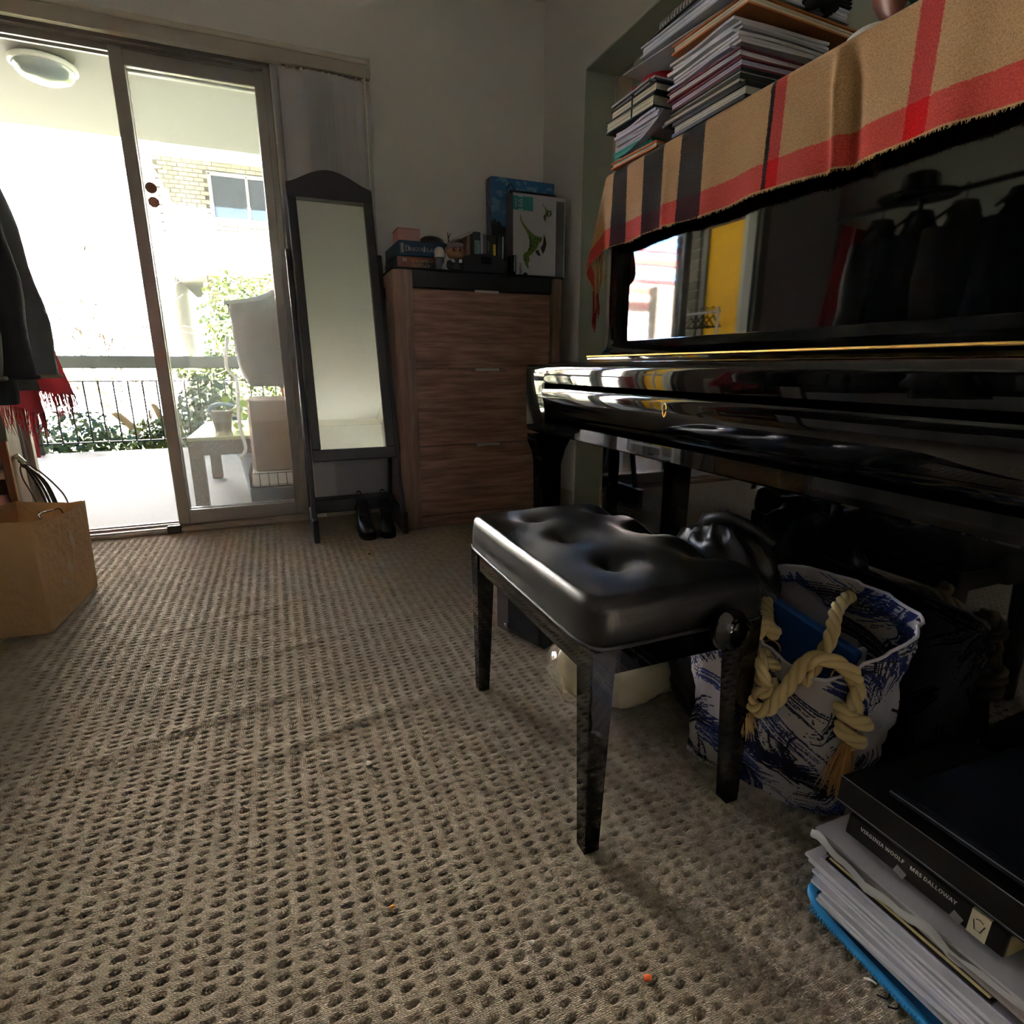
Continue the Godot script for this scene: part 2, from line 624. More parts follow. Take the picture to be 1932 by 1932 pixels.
func sliding_door():
	var alu = mat(rgb(150, 148, 144), 0.42, 0.3)
	var sillm = mat(rgb(168, 158, 146), 0.5, 0.2)
	var d = Node3D.new()
	d.name = "door_1"
	d.set_meta("kind", "structure")
	add_child(d)
	d.position = Vector3(-0.49, 0, -3.22)
	var fr = MB.new()
	fr.box(Vector3(-1.085, 1.08, -3.22), Vector3(0.07, 2.14, 0.13), Basis(), 0.004)
	fr.box(Vector3(-1.04, 1.08, -3.20), Vector3(0.022, 2.10, 0.03), Basis(), 0.002)
	fr.box(Vector3(0.108, 1.08, -3.225), Vector3(0.03, 2.14, 0.13), Basis(), 0.004)
	fr.box(Vector3(-0.49, 2.125, -3.22), Vector3(1.22, 0.055, 0.13), Basis(), 0.004)
	fr.box(Vector3(-0.49, 2.085, -3.19), Vector3(1.2, 0.03, 0.012))
	fr.box(Vector3(-0.49, 2.085, -3.235), Vector3(1.2, 0.03, 0.012))
	put("frame", fr, alu, d)
	var sl = MB.new()
	sl.box(Vector3(-0.49, 0.012, -3.215), Vector3(1.22, 0.024, 0.15), Basis(), 0.004)
	sl.box(Vector3(-0.49, 0.028, -3.185), Vector3(1.18, 0.012, 0.008))
	sl.box(Vector3(-0.49, 0.028, -3.235), Vector3(1.18, 0.012, 0.008))
	sl.box(Vector3(-0.49, 0.008, -3.135), Vector3(1.22, 0.018, 0.02), Basis(), 0.004)
	put("sill", sl, sillm, d)
	var st = MB.new()
	st.box(Vector3(-0.515, 0.02, -3.13), Vector3(0.06, 0.036, 0.03), Basis(), 0.004)
	put("door_stop", st, mat(rgb(40, 38, 36), 0.6), d)
	var glass = StandardMaterial3D.new()
	glass.transparency = BaseMaterial3D.TRANSPARENCY_ALPHA
	glass.albedo_color = Color(0.93, 0.97, 0.95, 0.06)
	glass.roughness = 0.03
	for p in [[-0.475, 0.085, -3.185, "sliding_panel"], [-0.475, 0.085, -3.24, "fixed_panel"]]:
		var s = Node3D.new()
		s.name = p[3]
		d.add_child(s, true)
		s.position = Vector3(p[0] + 0.28, 0, p[2]) - d.position
		var q = MB.new()
		q.box(Vector3(p[0] + 0.003, 1.06, p[2]), Vector3(0.053, 2.06, 0.034), Basis(), 0.004)
		put("stile", q, alu, s)
		q = MB.new()
		q.box(Vector3(p[1] - 0.006, 1.06, p[2]), Vector3(0.05, 2.06, 0.034), Basis(), 0.004)
		put("stile", q, alu, s)
		q = MB.new()
		q.box(Vector3(p[0] + 0.28, 0.063, p[2]), Vector3(0.51, 0.07, 0.03), Basis(), 0.004)
		put("bottom_rail", q, alu, s)
		q = MB.new()
		q.box(Vector3(p[0] + 0.28, 2.052, p[2]), Vector3(0.51, 0.06, 0.03), Basis(), 0.004)
		put("top_rail", q, alu, s)
		q = MB.new()
		q.box(Vector3(p[0] + 0.28, 1.06, p[2]), Vector3(0.51, 1.93, 0.005))
		put("pane", q, glass, s)
	# two round safety stickers on the sliding pane
	var k = 0
	for p in [Vector2(-0.413, 1.565), Vector2(-0.41, 1.508)]:
		var q = MB.new()
		var seg = 24 if k == 0 else 8
		var prof = [Vector2(0.0001, 0.0008), Vector2(0.0235, 0.0008), Vector2(0.0235, -0.0008), Vector2(0.0001, -0.0008)]
		q.lathe(Vector3(p.x, p.y, -3.1805), prof, seg, Basis(Vector3(1, 0, 0), Vector3(0, 0, 1), Vector3(0, -1, 0)) * Basis(Vector3.UP, 0.39))
		single("glass_sticker", q, mat(rgb(188, 140, 112) if k == 0 else rgb(178, 120, 104), 0.5), ["round brown sticker on the glass of the sliding door, the upper one", "eight-sided brown sticker on the glass of the sliding door, below the round one"][k], "sticker", "safety stickers on the sliding door")
		k += 1

func blinds():
	var cream = mat(rgb(206, 200, 186), 0.5)
	var g = thing("vertical_blind", "grey vertical blind drawn to the right of the sliding door under a long headrail", "blind", Vector3(-0.3, 2.08, -3.12))
	var q = MB.new()
	q.box(Vector3(-0.33, 2.127, -3.1), Vector3(1.78, 0.055, 0.035), Basis(), 0.004)
	put("headrail", q, mat(rgb(178, 172, 160), 0.45, 0.2), g)
	q = MB.new()
	q.tube([Vector3(-1.22, 2.168, -3.095), Vector3(0.552, 2.168, -3.095)], 0.013, 12)
	put("valance_tube", q, cream, g)
	q = MB.new()
	q.box(Vector3(0.552, 2.155, -3.1), Vector3(0.012, 0.05, 0.05), Basis(), 0.004)
	put("end_cap", q, cream, g)
	for i in 13:
		q = MB.new()
		var cx = 0.165 + i * 0.03
		q.box(Vector3(cx, 2.094, -3.1), Vector3(0.014, 0.014, 0.014), Basis(), 0.003)
		put("carrier", q, cream, g)
	var fab = mat(rgb(196, 196, 198), 0.85).duplicate()
	fab.backlight_enabled = true
	fab.backlight = Color(0.16, 0.16, 0.15)
	var nz = noise(0.4, 77, 2)
	var weave = pic(128, 128, func(x, y):
		var kk = 0.5 + 0.3 * nz.get_noise_2d(x, y * 0.3)
		return Color(kk, kk, kk))
	fab.heightmap_enabled = true
	fab.heightmap_texture = tex(weave)
	fab.heightmap_scale = 0.03
	fab.uv1_scale = Vector3(1, 12, 1)
	# x of the slat's middle, its half width and its turn from lying flat to the wall
	for s in [[0.142, 0.045, 1.25], [0.225, 0.068, 0.12], [0.3, 0.06, 0.95], [0.325, 0.06, 1.0], [0.35, 0.06, 1.05], [0.372, 0.06, 1.0], [0.395, 0.06, 1.02], [0.42, 0.06, 0.9], [0.447, 0.06, 0.75], [0.475, 0.06, 0.45], [0.49, 0.064, 0.1]]:
		q = MB.new()
		var a = s[2]
		var f = func(u, w):
			var e = (u - 0.5) * 2.0 * s[1]
			var bow = 0.006 * (1.0 - pow((u - 0.5) * 2.0, 2.0))
			var y = lerpf(2.085, 0.1 if s[0] > 0.2 else 0.12, w)
			var sway = 0.006 * sin(w * 5.0 + s[0] * 40.0) * w
			return Vector3(s[0] + e * cos(a) + bow * sin(a) + sway * 0.4, y, -3.1 - e * sin(a) * 0.55 + bow * cos(a) + 0.01 * s[2])
		q.grid(6, 24, f)
		put("slat", q, fab, g)
	q = MB.new()
	q.tube([Vector3(0.532, 2.1, -3.085), Vector3(0.534, 0.45, -3.085)], 0.0045, 8)
	put("wand", q, mat(rgb(226, 222, 206), 0.35), g)
	q = MB.new()
	for i in 120:
		q.ball(Vector3(0.519 + 0.001 * sin(i * 0.3), 2.09 - i * 0.013, -3.085), Vector3.ONE * 0.0033, 6)
	put("bead_chain", q, mat(rgb(216, 206, 186), 0.4), g)

# ------------------------------------------------------------------ outside
func leafy(called, parent, boxes: Array, count: int, size: float, greens: Array, sd: int):
	# boxes: [centre, radii]; leaves are bent two-triangle blades on and inside the ellipsoids
	var r = RandomNumberGenerator.new()
	r.seed = sd
	var q = MB.new()
	for k in count:
		var b = boxes[r.randi() % boxes.size()]
		var d = Vector3(r.randfn(), r.randfn(), r.randfn()).normalized()
		var p = b[0] + d * b[1] * pow(r.randf(), 0.28)
		var n = (d + Vector3(r.randfn(), r.randfn() + 0.5, r.randfn()) * 0.6).normalized()
		var s = n.cross(Vector3(r.randfn(), r.randfn(), r.randfn())).normalized()
		var l = s.cross(n)
		var sz = size * r.randf_range(0.7, 1.3)
		q.tint = greens[r.randi() % greens.size()]
		var a = p - l * sz * 0.5; var e = p + l * sz * 0.5 - n * sz * 0.12
		q.quad(a, p + s * sz * 0.26 + n * 0.02 * sz, e, p - s * sz * 0.26 + n * 0.02 * sz, n)
	var m = mat(Color.WHITE, 0.5).duplicate()
	m.vertex_color_use_as_albedo = true
	m.backlight_enabled = true
	m.backlight = Color(0.5, 0.5, 0.4)
	var o = put(called, q, m, parent)
	o.set_meta("kind", "stuff")
	return o

func branch(q: MB, p: Vector3, d: Vector3, l: float, r: float, depth: int, rg: RandomNumberGenerator):
	var pts = [p]
	var rr = [r]
	for k in 5:
		d = (d + Vector3(rg.randfn(), rg.randfn(), rg.randfn()) * 0.13).normalized()
		p += d * l / 5.0
		pts.append(p)
		rr.append(r * (1.0 - 0.09 * (k + 1)))
		if depth > 0 and k >= 1 and rg.randf() < 0.75:
			var sd = (d + Vector3(rg.randfn() * 0.9, rg.randfn() * 0.6 + 0.15, rg.randfn() * 0.6)).normalized()
			branch(q, p, sd, l * rg.randf_range(0.45, 0.7), r * 0.55, depth - 1, rg)
	q.tube(pts, rr, 6 if depth > 1 else 4, false)

func outside():
	# balcony: slab, soffit, side wall with a door of amber glass
	var ag = noise(0.33, 51, 2)
	var ag2 = noise(0.05, 52, 3)
	var gravel = pic(384, 384, func(x, y):
		var k = ag.get_noise_2d(x, y)
		var w = ag2.get_noise_2d(x, y)
		var c = rgb(20, 21, 24).lerp(rgb(46, 48, 54), clampf(k * 1.6 + 0.4, 0, 1))
		return c.lerp(rgb(12, 12, 12), clampf(-k * 2.2 - 0.7, 0, 1)).darkened(clampf(w * 0.18, 0, 0.2)))
	var gm = textured(gravel, 0.75, 0.5)
	gm.heightmap_enabled = true
	gm.heightmap_texture = gm.albedo_texture
	gm.heightmap_scale = 0.4
	tri_scale(gm, 1.1)
	var q = MB.new()
	q.box(Vector3(0, -0.1, -4.95), Vector3(13, 0.2, 3.3), Basis(), 0.01)
	struct("balcony_floor", q, gm)
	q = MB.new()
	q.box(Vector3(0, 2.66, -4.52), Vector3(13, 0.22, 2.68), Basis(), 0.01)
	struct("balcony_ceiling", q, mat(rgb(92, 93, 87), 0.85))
	q = MB.new()
	q.box(Vector3(0, 2.95, -0.9), Vector3(13, 0.1, 9.9))
	q.box(Vector3(-4.25, 1.3, -3.3), Vector3(4.9, 3.0, 0.2))
	q.box(Vector3(4.3, 1.3, -3.3), Vector3(4.7, 3.0, 0.25))
	struct("wall_outer", q, mat(rgb(190, 182, 168), 0.85))
	q = MB.new()
	q.box(Vector3(0, -0.75, -30), Vector3(90, 0.3, 60))
	struct("ground", q, mat(rgb(96, 100, 74), 0.95))

	var lt = thing("ceiling_light", "round white oyster light fixed to the balcony ceiling", "light", Vector3(-1.07, 2.43, -4.66))
	q = MB.new()
	q.lathe(Vector3(-1.07, 2.55, -4.66), [Vector2(0.001, -0.012), Vector2(0.16, -0.012), Vector2(0.168, -0.02), Vector2(0.168, -0.04), Vector2(0.16, -0.045), Vector2(0.15, -0.045)], 32)
	put("base", q, mat(rgb(160, 164, 162), 0.3), lt)
	q = MB.new()
	q.lathe(Vector3(-1.07, 2.55, -4.66), [Vector2(0.155, -0.035), Vector2(0.15, -0.065), Vector2(0.125, -0.09), Vector2(0.08, -0.108), Vector2(0.001, -0.115)], 32)
	put("diffuser", q, mat(rgb(108, 118, 124), 0.15), lt)

	# side wall of the balcony: amber door, white lintel, brick pier
	var dark = mat(rgb(96, 92, 88), 0.5)
	q = MB.new()
	q.box(Vector3(-1.67, 1.1, -3.56), Vector3(0.14, 2.9, 0.3))
	q.box(Vector3(-1.67, 2.31, -4.05), Vector3(0.14, 0.48, 0.76))
	struct("wall_balcony", q, mat(rgb(190, 186, 176), 0.85))
	var dr = Node3D.new()
	dr.name = "door_4"
	dr.set_meta("kind", "structure")
	add_child(dr)
	dr.position = Vector3(-1.64, 0, -4.05)
	q = MB.new()
	for z in [-3.725, -4.375]:
		q.box(Vector3(-1.64, 1.02, z), Vector3(0.06, 2.04, 0.07), Basis(), 0.006)
	for y in [2.005, 0.06, 0.98]:
		q.box(Vector3(-1.64, y, -4.05), Vector3(0.05, 0.08, 0.6), Basis(), 0.006)
	put("frame", q, dark, dr)
	var amber = StandardMaterial3D.new()
	amber.albedo_color = rgb(250, 214, 22)
	amber.roughness = 0.5
	amber.backlight_enabled = true
	amber.backlight = Color(1.0, 0.84, 0.03)
	var rip = noise(0.12, 90, 1)
	var ripple = pic(128, 128, func(x, y):
		var k = 0.5 + 0.5 * rip.get_noise_2d(x, y)
		return Color(k, k, k))
	amber.heightmap_enabled = true
	amber.heightmap_texture = tex(ripple)
	amber.heightmap_scale = 0.6
	tri_scale(amber, 3.0)
	for yy in [[1.02, 1.965], [0.1, 0.94]]:
		q = MB.new()
		q.box(Vector3(-1.64, (yy[0] + yy[1]) * 0.5, -4.05), Vector3(0.006, yy[1] - yy[0], 0.58))
		put("pane", q, amber, dr, "amber textured glass pane")
	# brick pier at the end of that wall
	var pr = thing("brick_pier", "grey brick pier at the outer end of the balcony side wall", "pier", Vector3(-1.67, 0, -4.56))
	q = MB.new()
	q.box(Vector3(-1.67, 1.27, -4.56), Vector3(0.13, 2.54, 0.26))
	put("mortar", q, mat(rgb(150, 144, 134), 0.9), pr)
	var bm = BoxMesh.new()
	var greys = [mat(rgb(122, 114, 108), 0.85), mat(rgb(108, 101, 96), 0.85), mat(rgb(134, 124, 116), 0.85)]
	for j in 29:
		for i in (2 if j % 2 == 0 else 1):
			var o = MeshInstance3D.new()
			o.name = "brick"
			var len = 0.125 if j % 2 == 0 else 0.265
			var m2 = MB.new()
			m2.box(Vector3.ZERO, Vector3(0.144, 0.074, len), Basis(), 0.005)
			o.mesh = m2.made(Vector3.ZERO)
			o.material_override = greys[(i * 2 + j * 5) % 3]
			pr.add_child(o, true)
			o.position = Vector3(0, 0.045 + j * 0.0865, (i - 0.5) * 0.137 if j % 2 == 0 else 0.0)

	# railing at the slab's edge
	var rl = thing("balcony_railing", "dark balcony railing with a wide timber handrail and thin upright bars", "railing", Vector3(-1, 0, -6.5))
	q = MB.new()
	q.box(Vector3(-1.0, 0.84, -6.5), Vector3(9.0, 0.115, 0.05), Basis(), 0.01)
	put("handrail", q, mat(rgb(84, 92, 90), 0.7), rl)
	var iron = mat(rgb(38, 40, 42), 0.5, 0.3)
	for y in [0.665, 0.1]:
		q = MB.new()
		q.box(Vector3(-1.0, y, -6.5), Vector3(9.0, 0.012, 0.03), Basis(), 0.003)
		put("rail", q, iron, rl)
	for i in 66:
		q = MB.new()
		q.box(Vector3(-5.4 + i * 0.118, 0.382, -6.5), Vector3(0.013, 0.565, 0.013))
		put("baluster", q, iron, rl)
	for x in [-3.6, -2.04, 1.2, 3.2]:
		q = MB.new()
		q.box(Vector3(x, 0.4, -6.52), Vector3(0.04, 0.8, 0.04), Basis(), 0.004)
		put("post", q, iron, rl)

	apartments()
	plants_outside()
	balcony_things()

func apartments():
	var cream = mat(rgb(240, 239, 235), 0.85)
	var white = mat(rgb(240, 238, 232), 0.8)
	var bl = thing("apartment_building", "pale brick apartment building facing the balcony with a wide sliding window", "building", Vector3(2, -0.6, -13))
	var q = MB.new()
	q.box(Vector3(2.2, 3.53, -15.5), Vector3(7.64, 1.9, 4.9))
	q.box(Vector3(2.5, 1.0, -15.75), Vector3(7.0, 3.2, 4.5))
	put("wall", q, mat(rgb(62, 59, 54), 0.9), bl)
	q = MB.new()
	q.box(Vector3(2.2, 4.6, -14.9), Vector3(7.8, 0.24, 5.2), Basis(), 0.02)
	put("eave", q, white, bl)
	q = MB.new()
	q.box(Vector3(2.2, 2.78, -13.1), Vector3(7.75, 0.44, 0.8), Basis(), 0.02)
	put("spandrel", q, white, bl)
	# bricks: those that show one by one, upper wall and the shaded strip below
	var bm = MB.new()
	bm.box(Vector3.ZERO, Vector3(0.152, 0.064, 0.03), Basis(), 0.004)
	var mesh = bm.made(Vector3.ZERO)
	var tones = [mat(rgb(112, 107, 96), 0.9), mat(rgb(106, 101, 91), 0.9), mat(rgb(117, 112, 103), 0.9)]
	var rest = MB.new()
	var made = 0
	for j in 24:
		for i in 46:
			var x = -1.55 + i * 0.163 + (0.0815 if j % 2 == 1 else 0.0)
			var y = 4.44 - j * 0.0725
			if x > -0.78 and x < 1.2 and y > 3.47 and y < 4.31: continue
			if y < 3.04: continue
			if x < 0.75 and made < 300:
				var o = MeshInstance3D.new()
				o.name = "brick"
				o.mesh = mesh
				o.material_override = tones[(i * 7 + j * 3) % 3]
				bl.add_child(o, true)
				o.position = Vector3(x, y, -13.04) - bl.position
				made += 1
			else:
				rest.box(Vector3(x, y, -13.04), Vector3(0.152, 0.064, 0.03))
	for j in 16:
		for i in 20:
			rest.box(Vector3(-0.9 + i * 0.163 + (0.0815 if j % 2 == 1 else 0.0), 2.52 - j * 0.0725, -13.49), Vector3(0.152, 0.064, 0.03))
	var st = put("bricks", rest, tones[1], bl)
	st.set_meta("kind", "stuff")
	var w = Node3D.new()
	w.name = "window"
	bl.add_child(w, true)
	w.position = Vector3(0.25, 3.88, -13.0) - bl.position
	q = MB.new()
	for e in [[Vector3(-0.72, 3.88, -13.0), Vector3(0.06, 0.8, 0.08)], [Vector3(-0.09, 3.88, -13.0), Vector3(0.05, 0.8, 0.08)], [Vector3(1.17, 3.88, -13.0), Vector3(0.06, 0.8, 0.08)], [Vector3(0.22, 4.27, -13.0), Vector3(1.95, 0.06, 0.08)], [Vector3(0.22, 3.48, -12.96), Vector3(1.98, 0.05, 0.16)]]:
		q.box(e[0], e[1], Basis(), 0.006)
	put("window_frame", q, mat(rgb(120, 118, 112), 0.5), w)
	var gl = mat(rgb(18, 25, 32), 0.06, 0.0, 0.5)
	for e in [[-0.405, 0.58], [0.54, 1.2]]:
		q = MB.new()
		q.box(Vector3(e[0], 3.88, -13.0), Vector3(e[1], 0.74, 0.012))
		put("pane", q, gl, w)
	q = MB.new()
	for x in [-0.16, 0.2]:
		q.box(Vector3(x, 3.22, -12.69), Vector3(0.3, 0.045, 0.02))
	put("vent", q, mat(rgb(110, 120, 128), 0.6), bl)

	var nb = thing("apartment_building", "long cream apartment block behind the bare tree left of the pale brick building", "building", Vector3(-6.5, -0.6, -15))
	q = MB.new()
	q.box(Vector3(-3.95, 2.6, -17), Vector3(4.3, 6.4, 4))
	put("wall", q, cream, nb)
	q = MB.new()
	q.box(Vector3(-3.1, 4.86, -14.95), Vector3(0.62, 0.07, 0.14), Basis(), 0.01)
	q.box(Vector3(-4.75, 4.86, -14.95), Vector3(0.6, 0.05, 0.14), Basis(), 0.01)
	put("gutter", q, mat(rgb(92, 92, 96), 0.6), nb)
	q = MB.new()
	q.box(Vector3(-2.6, 4.83, -14.97), Vector3(1.1, 0.03, 0.06))
	put("eave_line", q, mat(rgb(140, 136, 130), 0.7), nb)

	var rb = thing("apartment_building", "apartment block with blue cladding and red balcony bands far left beyond the balcony", "building", Vector3(-9, -0.6, -13))
	q = MB.new()
	q.box(Vector3(-9.6, 1.2, -15), Vector3(6.6, 3.6, 3.5))
	put("wall", q, cream, rb)
	q = MB.new()
	for i in 40:
		q.box(Vector3(-12.7 + i * 0.16, 4.4, -13.9 + 0.02 * (i % 2)), Vector3(0.16, 2.8, 0.1))
	put("cladding", q, mat(rgb(92, 140, 196), 0.5), rb)
	q = MB.new()
	for e in [[3.36, 0.16], [2.66, 0.16], [3.62, 0.05]]:
		q.box(Vector3(-9.4, e[0], -12.95), Vector3(7.0, e[1], 0.12), Basis(), 0.01)
	put("red_band", q, mat(rgb(214, 92, 78), 0.6), rb)
	q = MB.new()
	for i in 60:
		q.box(Vector3(-12.8 + i * 0.115, 3.2, -12.95), Vector3(0.04, 0.2, 0.04))
	put("balustrade", q, white, rb)
	q = MB.new()
	q.box(Vector3(-9.4, 0.9, -10.4), Vector3(8.0, 3.0, 0.3), Basis(), 0.02)
	put("retaining_wall", q, mat(rgb(128, 118, 108), 0.9), rb)

func plants_outside():
	var lime = [Color(0.05, 0.085, 0.012), Color(0.075, 0.105, 0.016), Color(0.105, 0.125, 0.026), Color(0.025, 0.05, 0.01)]
	var deep = [Color(0.03, 0.06, 0.02), Color(0.05, 0.09, 0.025), Color(0.08, 0.12, 0.04)]
	var stem = mat(rgb(116, 98, 76), 0.9)
	var h = thing("leafy_hedge", "tall lime green leafy hedge behind the railing beside the brown sack", "hedge", Vector3(0, -0.6, -9))
	leafy("foliage", h, [[Vector3(0.25, 1.25, -9), Vector3(0.9, 0.86, 0.4)], [Vector3(-0.35, 1.35, -9), Vector3(0.5, 0.75, 0.35)], [Vector3(-0.35, 0.4, -8.9), Vector3(0.72, 0.9, 0.4)], [Vector3(0.5, 0.2, -8.9), Vector3(1.0, 0.9, 0.4)], [Vector3(-0.85, 0.78, -8.9), Vector3(0.38, 0.18, 0.3)], [Vector3(-0.75, -0.1, -8.8), Vector3(0.5, 0.5, 0.4)]], 6500, 0.105, lime, 5)
	var q = MB.new()
	for k in 9:
		q.tube(curve([Vector3(-0.8 + k * 0.24, -0.6, -9), Vector3(-0.78 + k * 0.22, 0.3, -9.05), Vector3(-0.6 + k * 0.2, 1.3, -8.95)], 5), 0.018, 6)
	put("stem", q, stem, h)

	var t = thing("bare_tree", "leaning tree with nearly bare twisting branches behind the railing", "tree", Vector3(-1.45, -0.6, -8.3))
	q = MB.new()
	var rg = RandomNumberGenerator.new()
	rg.seed = 23
	var trunk = curve([Vector3(-1.35, -0.6, -8.3), Vector3(-1.6, 0.0, -8.3), Vector3(-2.1, 0.55, -8.3), Vector3(-2.6, 1.0, -8.35), Vector3(-3.1, 1.4, -8.4)], 6)
	var rr = []
	for k in trunk.size(): rr.append(0.055 - 0.0014 * k)
	q.tube(trunk, rr, 8)
	var trunk2 = curve([Vector3(-1.2, -0.6, -8.3), Vector3(-1.35, 0.3, -8.2), Vector3(-1.7, 0.95, -8.2), Vector3(-1.95, 1.6, -8.25)], 6)
	var r2 = []
	for k in trunk2.size(): r2.append(0.042 - 0.0014 * k)
	q.tube(trunk2, r2, 8)
	put("trunk", q, stem, t)
	q = MB.new()
	for k in range(4, trunk.size(), 2):
		branch(q, trunk[k], Vector3(rg.randfn() * 0.5 - 0.1, 0.8, rg.randfn() * 0.3).normalized(), rg.randf_range(0.5, 0.95), 0.018, 2, rg)
	for k in range(3, trunk2.size(), 2):
		branch(q, trunk2[k], Vector3(rg.randfn() * 0.6, 0.8, rg.randfn() * 0.3).normalized(), rg.randf_range(0.5, 0.9), 0.015, 2, rg)
	put("branches", q, mat(rgb(120, 104, 84), 0.9), t)
	leafy("foliage", t, [[Vector3(-2.0, 0.9, -8.3), Vector3(0.9, 0.7, 0.3)]], 260, 0.06, [Color(0.4, 0.36, 0.12), Color(0.3, 0.34, 0.1)], 8)

	var k2 = 0
	for s in [[Vector3(-1.95, -0.05, -7.25), Vector3(0.55, 0.42, 0.3), "low dark green shrub at the foot of the railing below the scarf fringe"], [Vector3(-1.2, -0.1, -7.95), Vector3(0.5, 0.32, 0.3), "low shrub with strappy leaves at the railing left of the door's meeting stile"], [Vector3(-0.68, 0.2, -7.3), Vector3(0.35, 0.55, 0.3), "upright green shrub behind the railing next to the balcony table"]]:
		var b = thing("garden_shrub", s[2], "shrub", Vector3(s[0].x, -0.6, s[0].z), "shrubs along the railing")
		leafy("foliage", b, [[s[0], s[1]]], 1300, 0.085, deep if k2 != 1 else lime, 40 + k2)
		q = MB.new()
		for j in 5:
			q.tube([Vector3(s[0].x - 0.2 + j * 0.1, -0.6, s[0].z), Vector3(s[0].x - 0.3 + j * 0.15, s[0].y + 0.1, s[0].z)], 0.012, 5)
		put("stem", q, stem, b)
		k2 += 1

func balcony_things():
	var chip = noise(0.25, 61, 2)
	var flake = pic(256, 256, func(x, y):
		var k = chip.get_noise_2d(x, y * 0.35)
		return rgb(76, 52, 40).lerp(rgb(150, 138, 124), clampf(k * 3.0 - 0.7, 0, 1)))
	var worn = tri_scale(textured(flake, 0.7), 2.4)
	var tb = thing("balcony_table", "weathered wooden table with flaking paint on the balcony behind the glass", "table", Vector3(-0.2, 0, -4.15))
	var q = MB.new()
	q.box(Vector3(-0.17, 0.403, -4.15), Vector3(0.6, 0.02, 1.08), Basis(), 0.004)
	put("table_top", q, mat(rgb(150, 144, 104), 0.2), tb)
	q = MB.new()
	q.box(Vector3(-0.17, 0.352, -3.63), Vector3(0.6, 0.085, 0.03), Basis(), 0.003)
	q.box(Vector3(-0.455, 0.352, -4.15), Vector3(0.03, 0.085, 1.06), Basis(), 0.003)
	q.box(Vector3(-0.17, 0.352, -4.66), Vector3(0.6, 0.085, 0.03), Basis(), 0.003)
	put("apron", q, worn, tb)
	for p in [Vector3(-0.435, 0, -3.645), Vector3(0.095, 0, -3.645), Vector3(-0.435, 0, -4.655), Vector3(0.095, 0, -4.655)]:
		q = MB.new()
		q.box(p + Vector3(0, 0.197, 0), Vector3(0.07, 0.394, 0.07), Basis(), 0.006)
		put("leg", q, worn, tb)
	var pp = thing("potted_plant", "small plant in a clay pot with a blue cover on the balcony table", "plant", Vector3(-0.31, 0.413, -4.0))
	q = MB.new()
	q.lathe(Vector3(-0.31, 0.413, -4.0), [Vector2(0.001, 0), Vector2(0.045, 0), Vector2(0.062, 0.1), Vector2(0.068, 0.1), Vector2(0.068, 0.118), Vector2(0.058, 0.118), Vector2(0.001, 0.105)], 18)
	put("pot", q, mat(rgb(84, 70, 56), 0.85), pp)
	q = MB.new()
	q.tube(curve([Vector3(-0.385, 0.53, -4.0), Vector3(-0.35, 0.565, -3.98), Vector3(-0.29, 0.575, -3.98), Vector3(-0.24, 0.56, -4.0)], 5), 0.012, 8)
	put("cover", q, mat(rgb(120, 150, 176), 0.5), pp)
	q = MB.new()
	for e in [[Vector3(-0.19, 0.5, -3.98), 0.07, 0.4], [Vector3(-0.22, 0.53, -4.02), 0.08, 0.0], [Vector3(-0.17, 0.57, -4.04), 0.09, -0.4], [Vector3(-0.28, 0.6, -4.03), 0.07, 0.7], [Vector3(-0.22, 0.44, -3.96), 0.07, 1.2]]:
		var ang = e[2]
		var ctr = e[0]; var ln = e[1]
		q.grid(4, 6, func(u, w):
			var d = Vector3(sin(ang), -cos(ang) * 0.6, 0.2)
			return ctr + d * (w - 0.5) * ln + Vector3(cos(ang), sin(ang), 0.3) * (u - 0.5) * ln * 0.7 * sin(w * PI) + Vector3(0, 0, 0.01) * cos(w * 3.0))
		q.tube([Vector3(-0.3, 0.52, -4.0), ctr], 0.003, 5)
	put("leaf", q, mat(rgb(150, 180, 70), 0.45), pp)

	# stack of stored things at the glass
	var cr = thing("storage_crate", "dark grey plastic crate on the balcony floor at the bottom of the stack", "crate", Vector3(-0.02, 0, -3.56))
	q = MB.new()
	q.box(Vector3(-0.02, 0.008, -3.56), Vector3(0.27, 0.016, 0.4), Basis(), 0.004)
	for s in [-1, 1]:
		q.box(Vector3(-0.02 + s * 0.14, 0.075, -3.56), Vector3(0.012, 0.15, 0.42), Basis(), 0.004)
		q.box(Vector3(-0.02, 0.075, -3.56 + s * 0.205), Vector3(0.28, 0.15, 0.012), Basis(), 0.004)
	put("body", q, mat(rgb(62, 68, 74), 0.45), cr)
	var wb = thing("wire_basket", "white box in a black wire basket on the dark crate", "basket", Vector3(-0.02, 0.152, -3.56))
	q = MB.new()
	q.box(Vector3(-0.02, 0.193, -3.56), Vector3(0.26, 0.078, 0.38), Basis(), 0.012)
	put("white_box", q, mat(rgb(214, 206, 192), 0.6), wb)
	q = MB.new()
	for i in 7:
		q.box(Vector3(-0.158 + i * 0.046, 0.193, -3.352), Vector3(0.005, 0.082, 0.005))
	for y in [0.156, 0.23]:
		q.box(Vector3(-0.02, y, -3.352), Vector3(0.282, 0.005, 0.005))
		q.box(Vector3(-0.162, y, -3.56), Vector3(0.005, 0.005, 0.42))
	for i in 8:
		q.box(Vector3(-0.162, 0.193, -3.36 - i * 0.055), Vector3(0.005, 0.082, 0.005))
	put("wire_frame", q, mat(rgb(34, 34, 36), 0.4, 0.4), wb)
	var cb = thing("cardboard_box", "tall brown cardboard box with faint printing on the stack behind the glass", "box", Vector3(-0.02, 0.236, -3.56))
	q = MB.new()
	q.box(Vector3(-0.0, 0.43, -3.56), Vector3(0.25, 0.385, 0.36), Basis(), 0.006)
	put("body", q, mat(rgb(128, 104, 76), 0.85), cb)
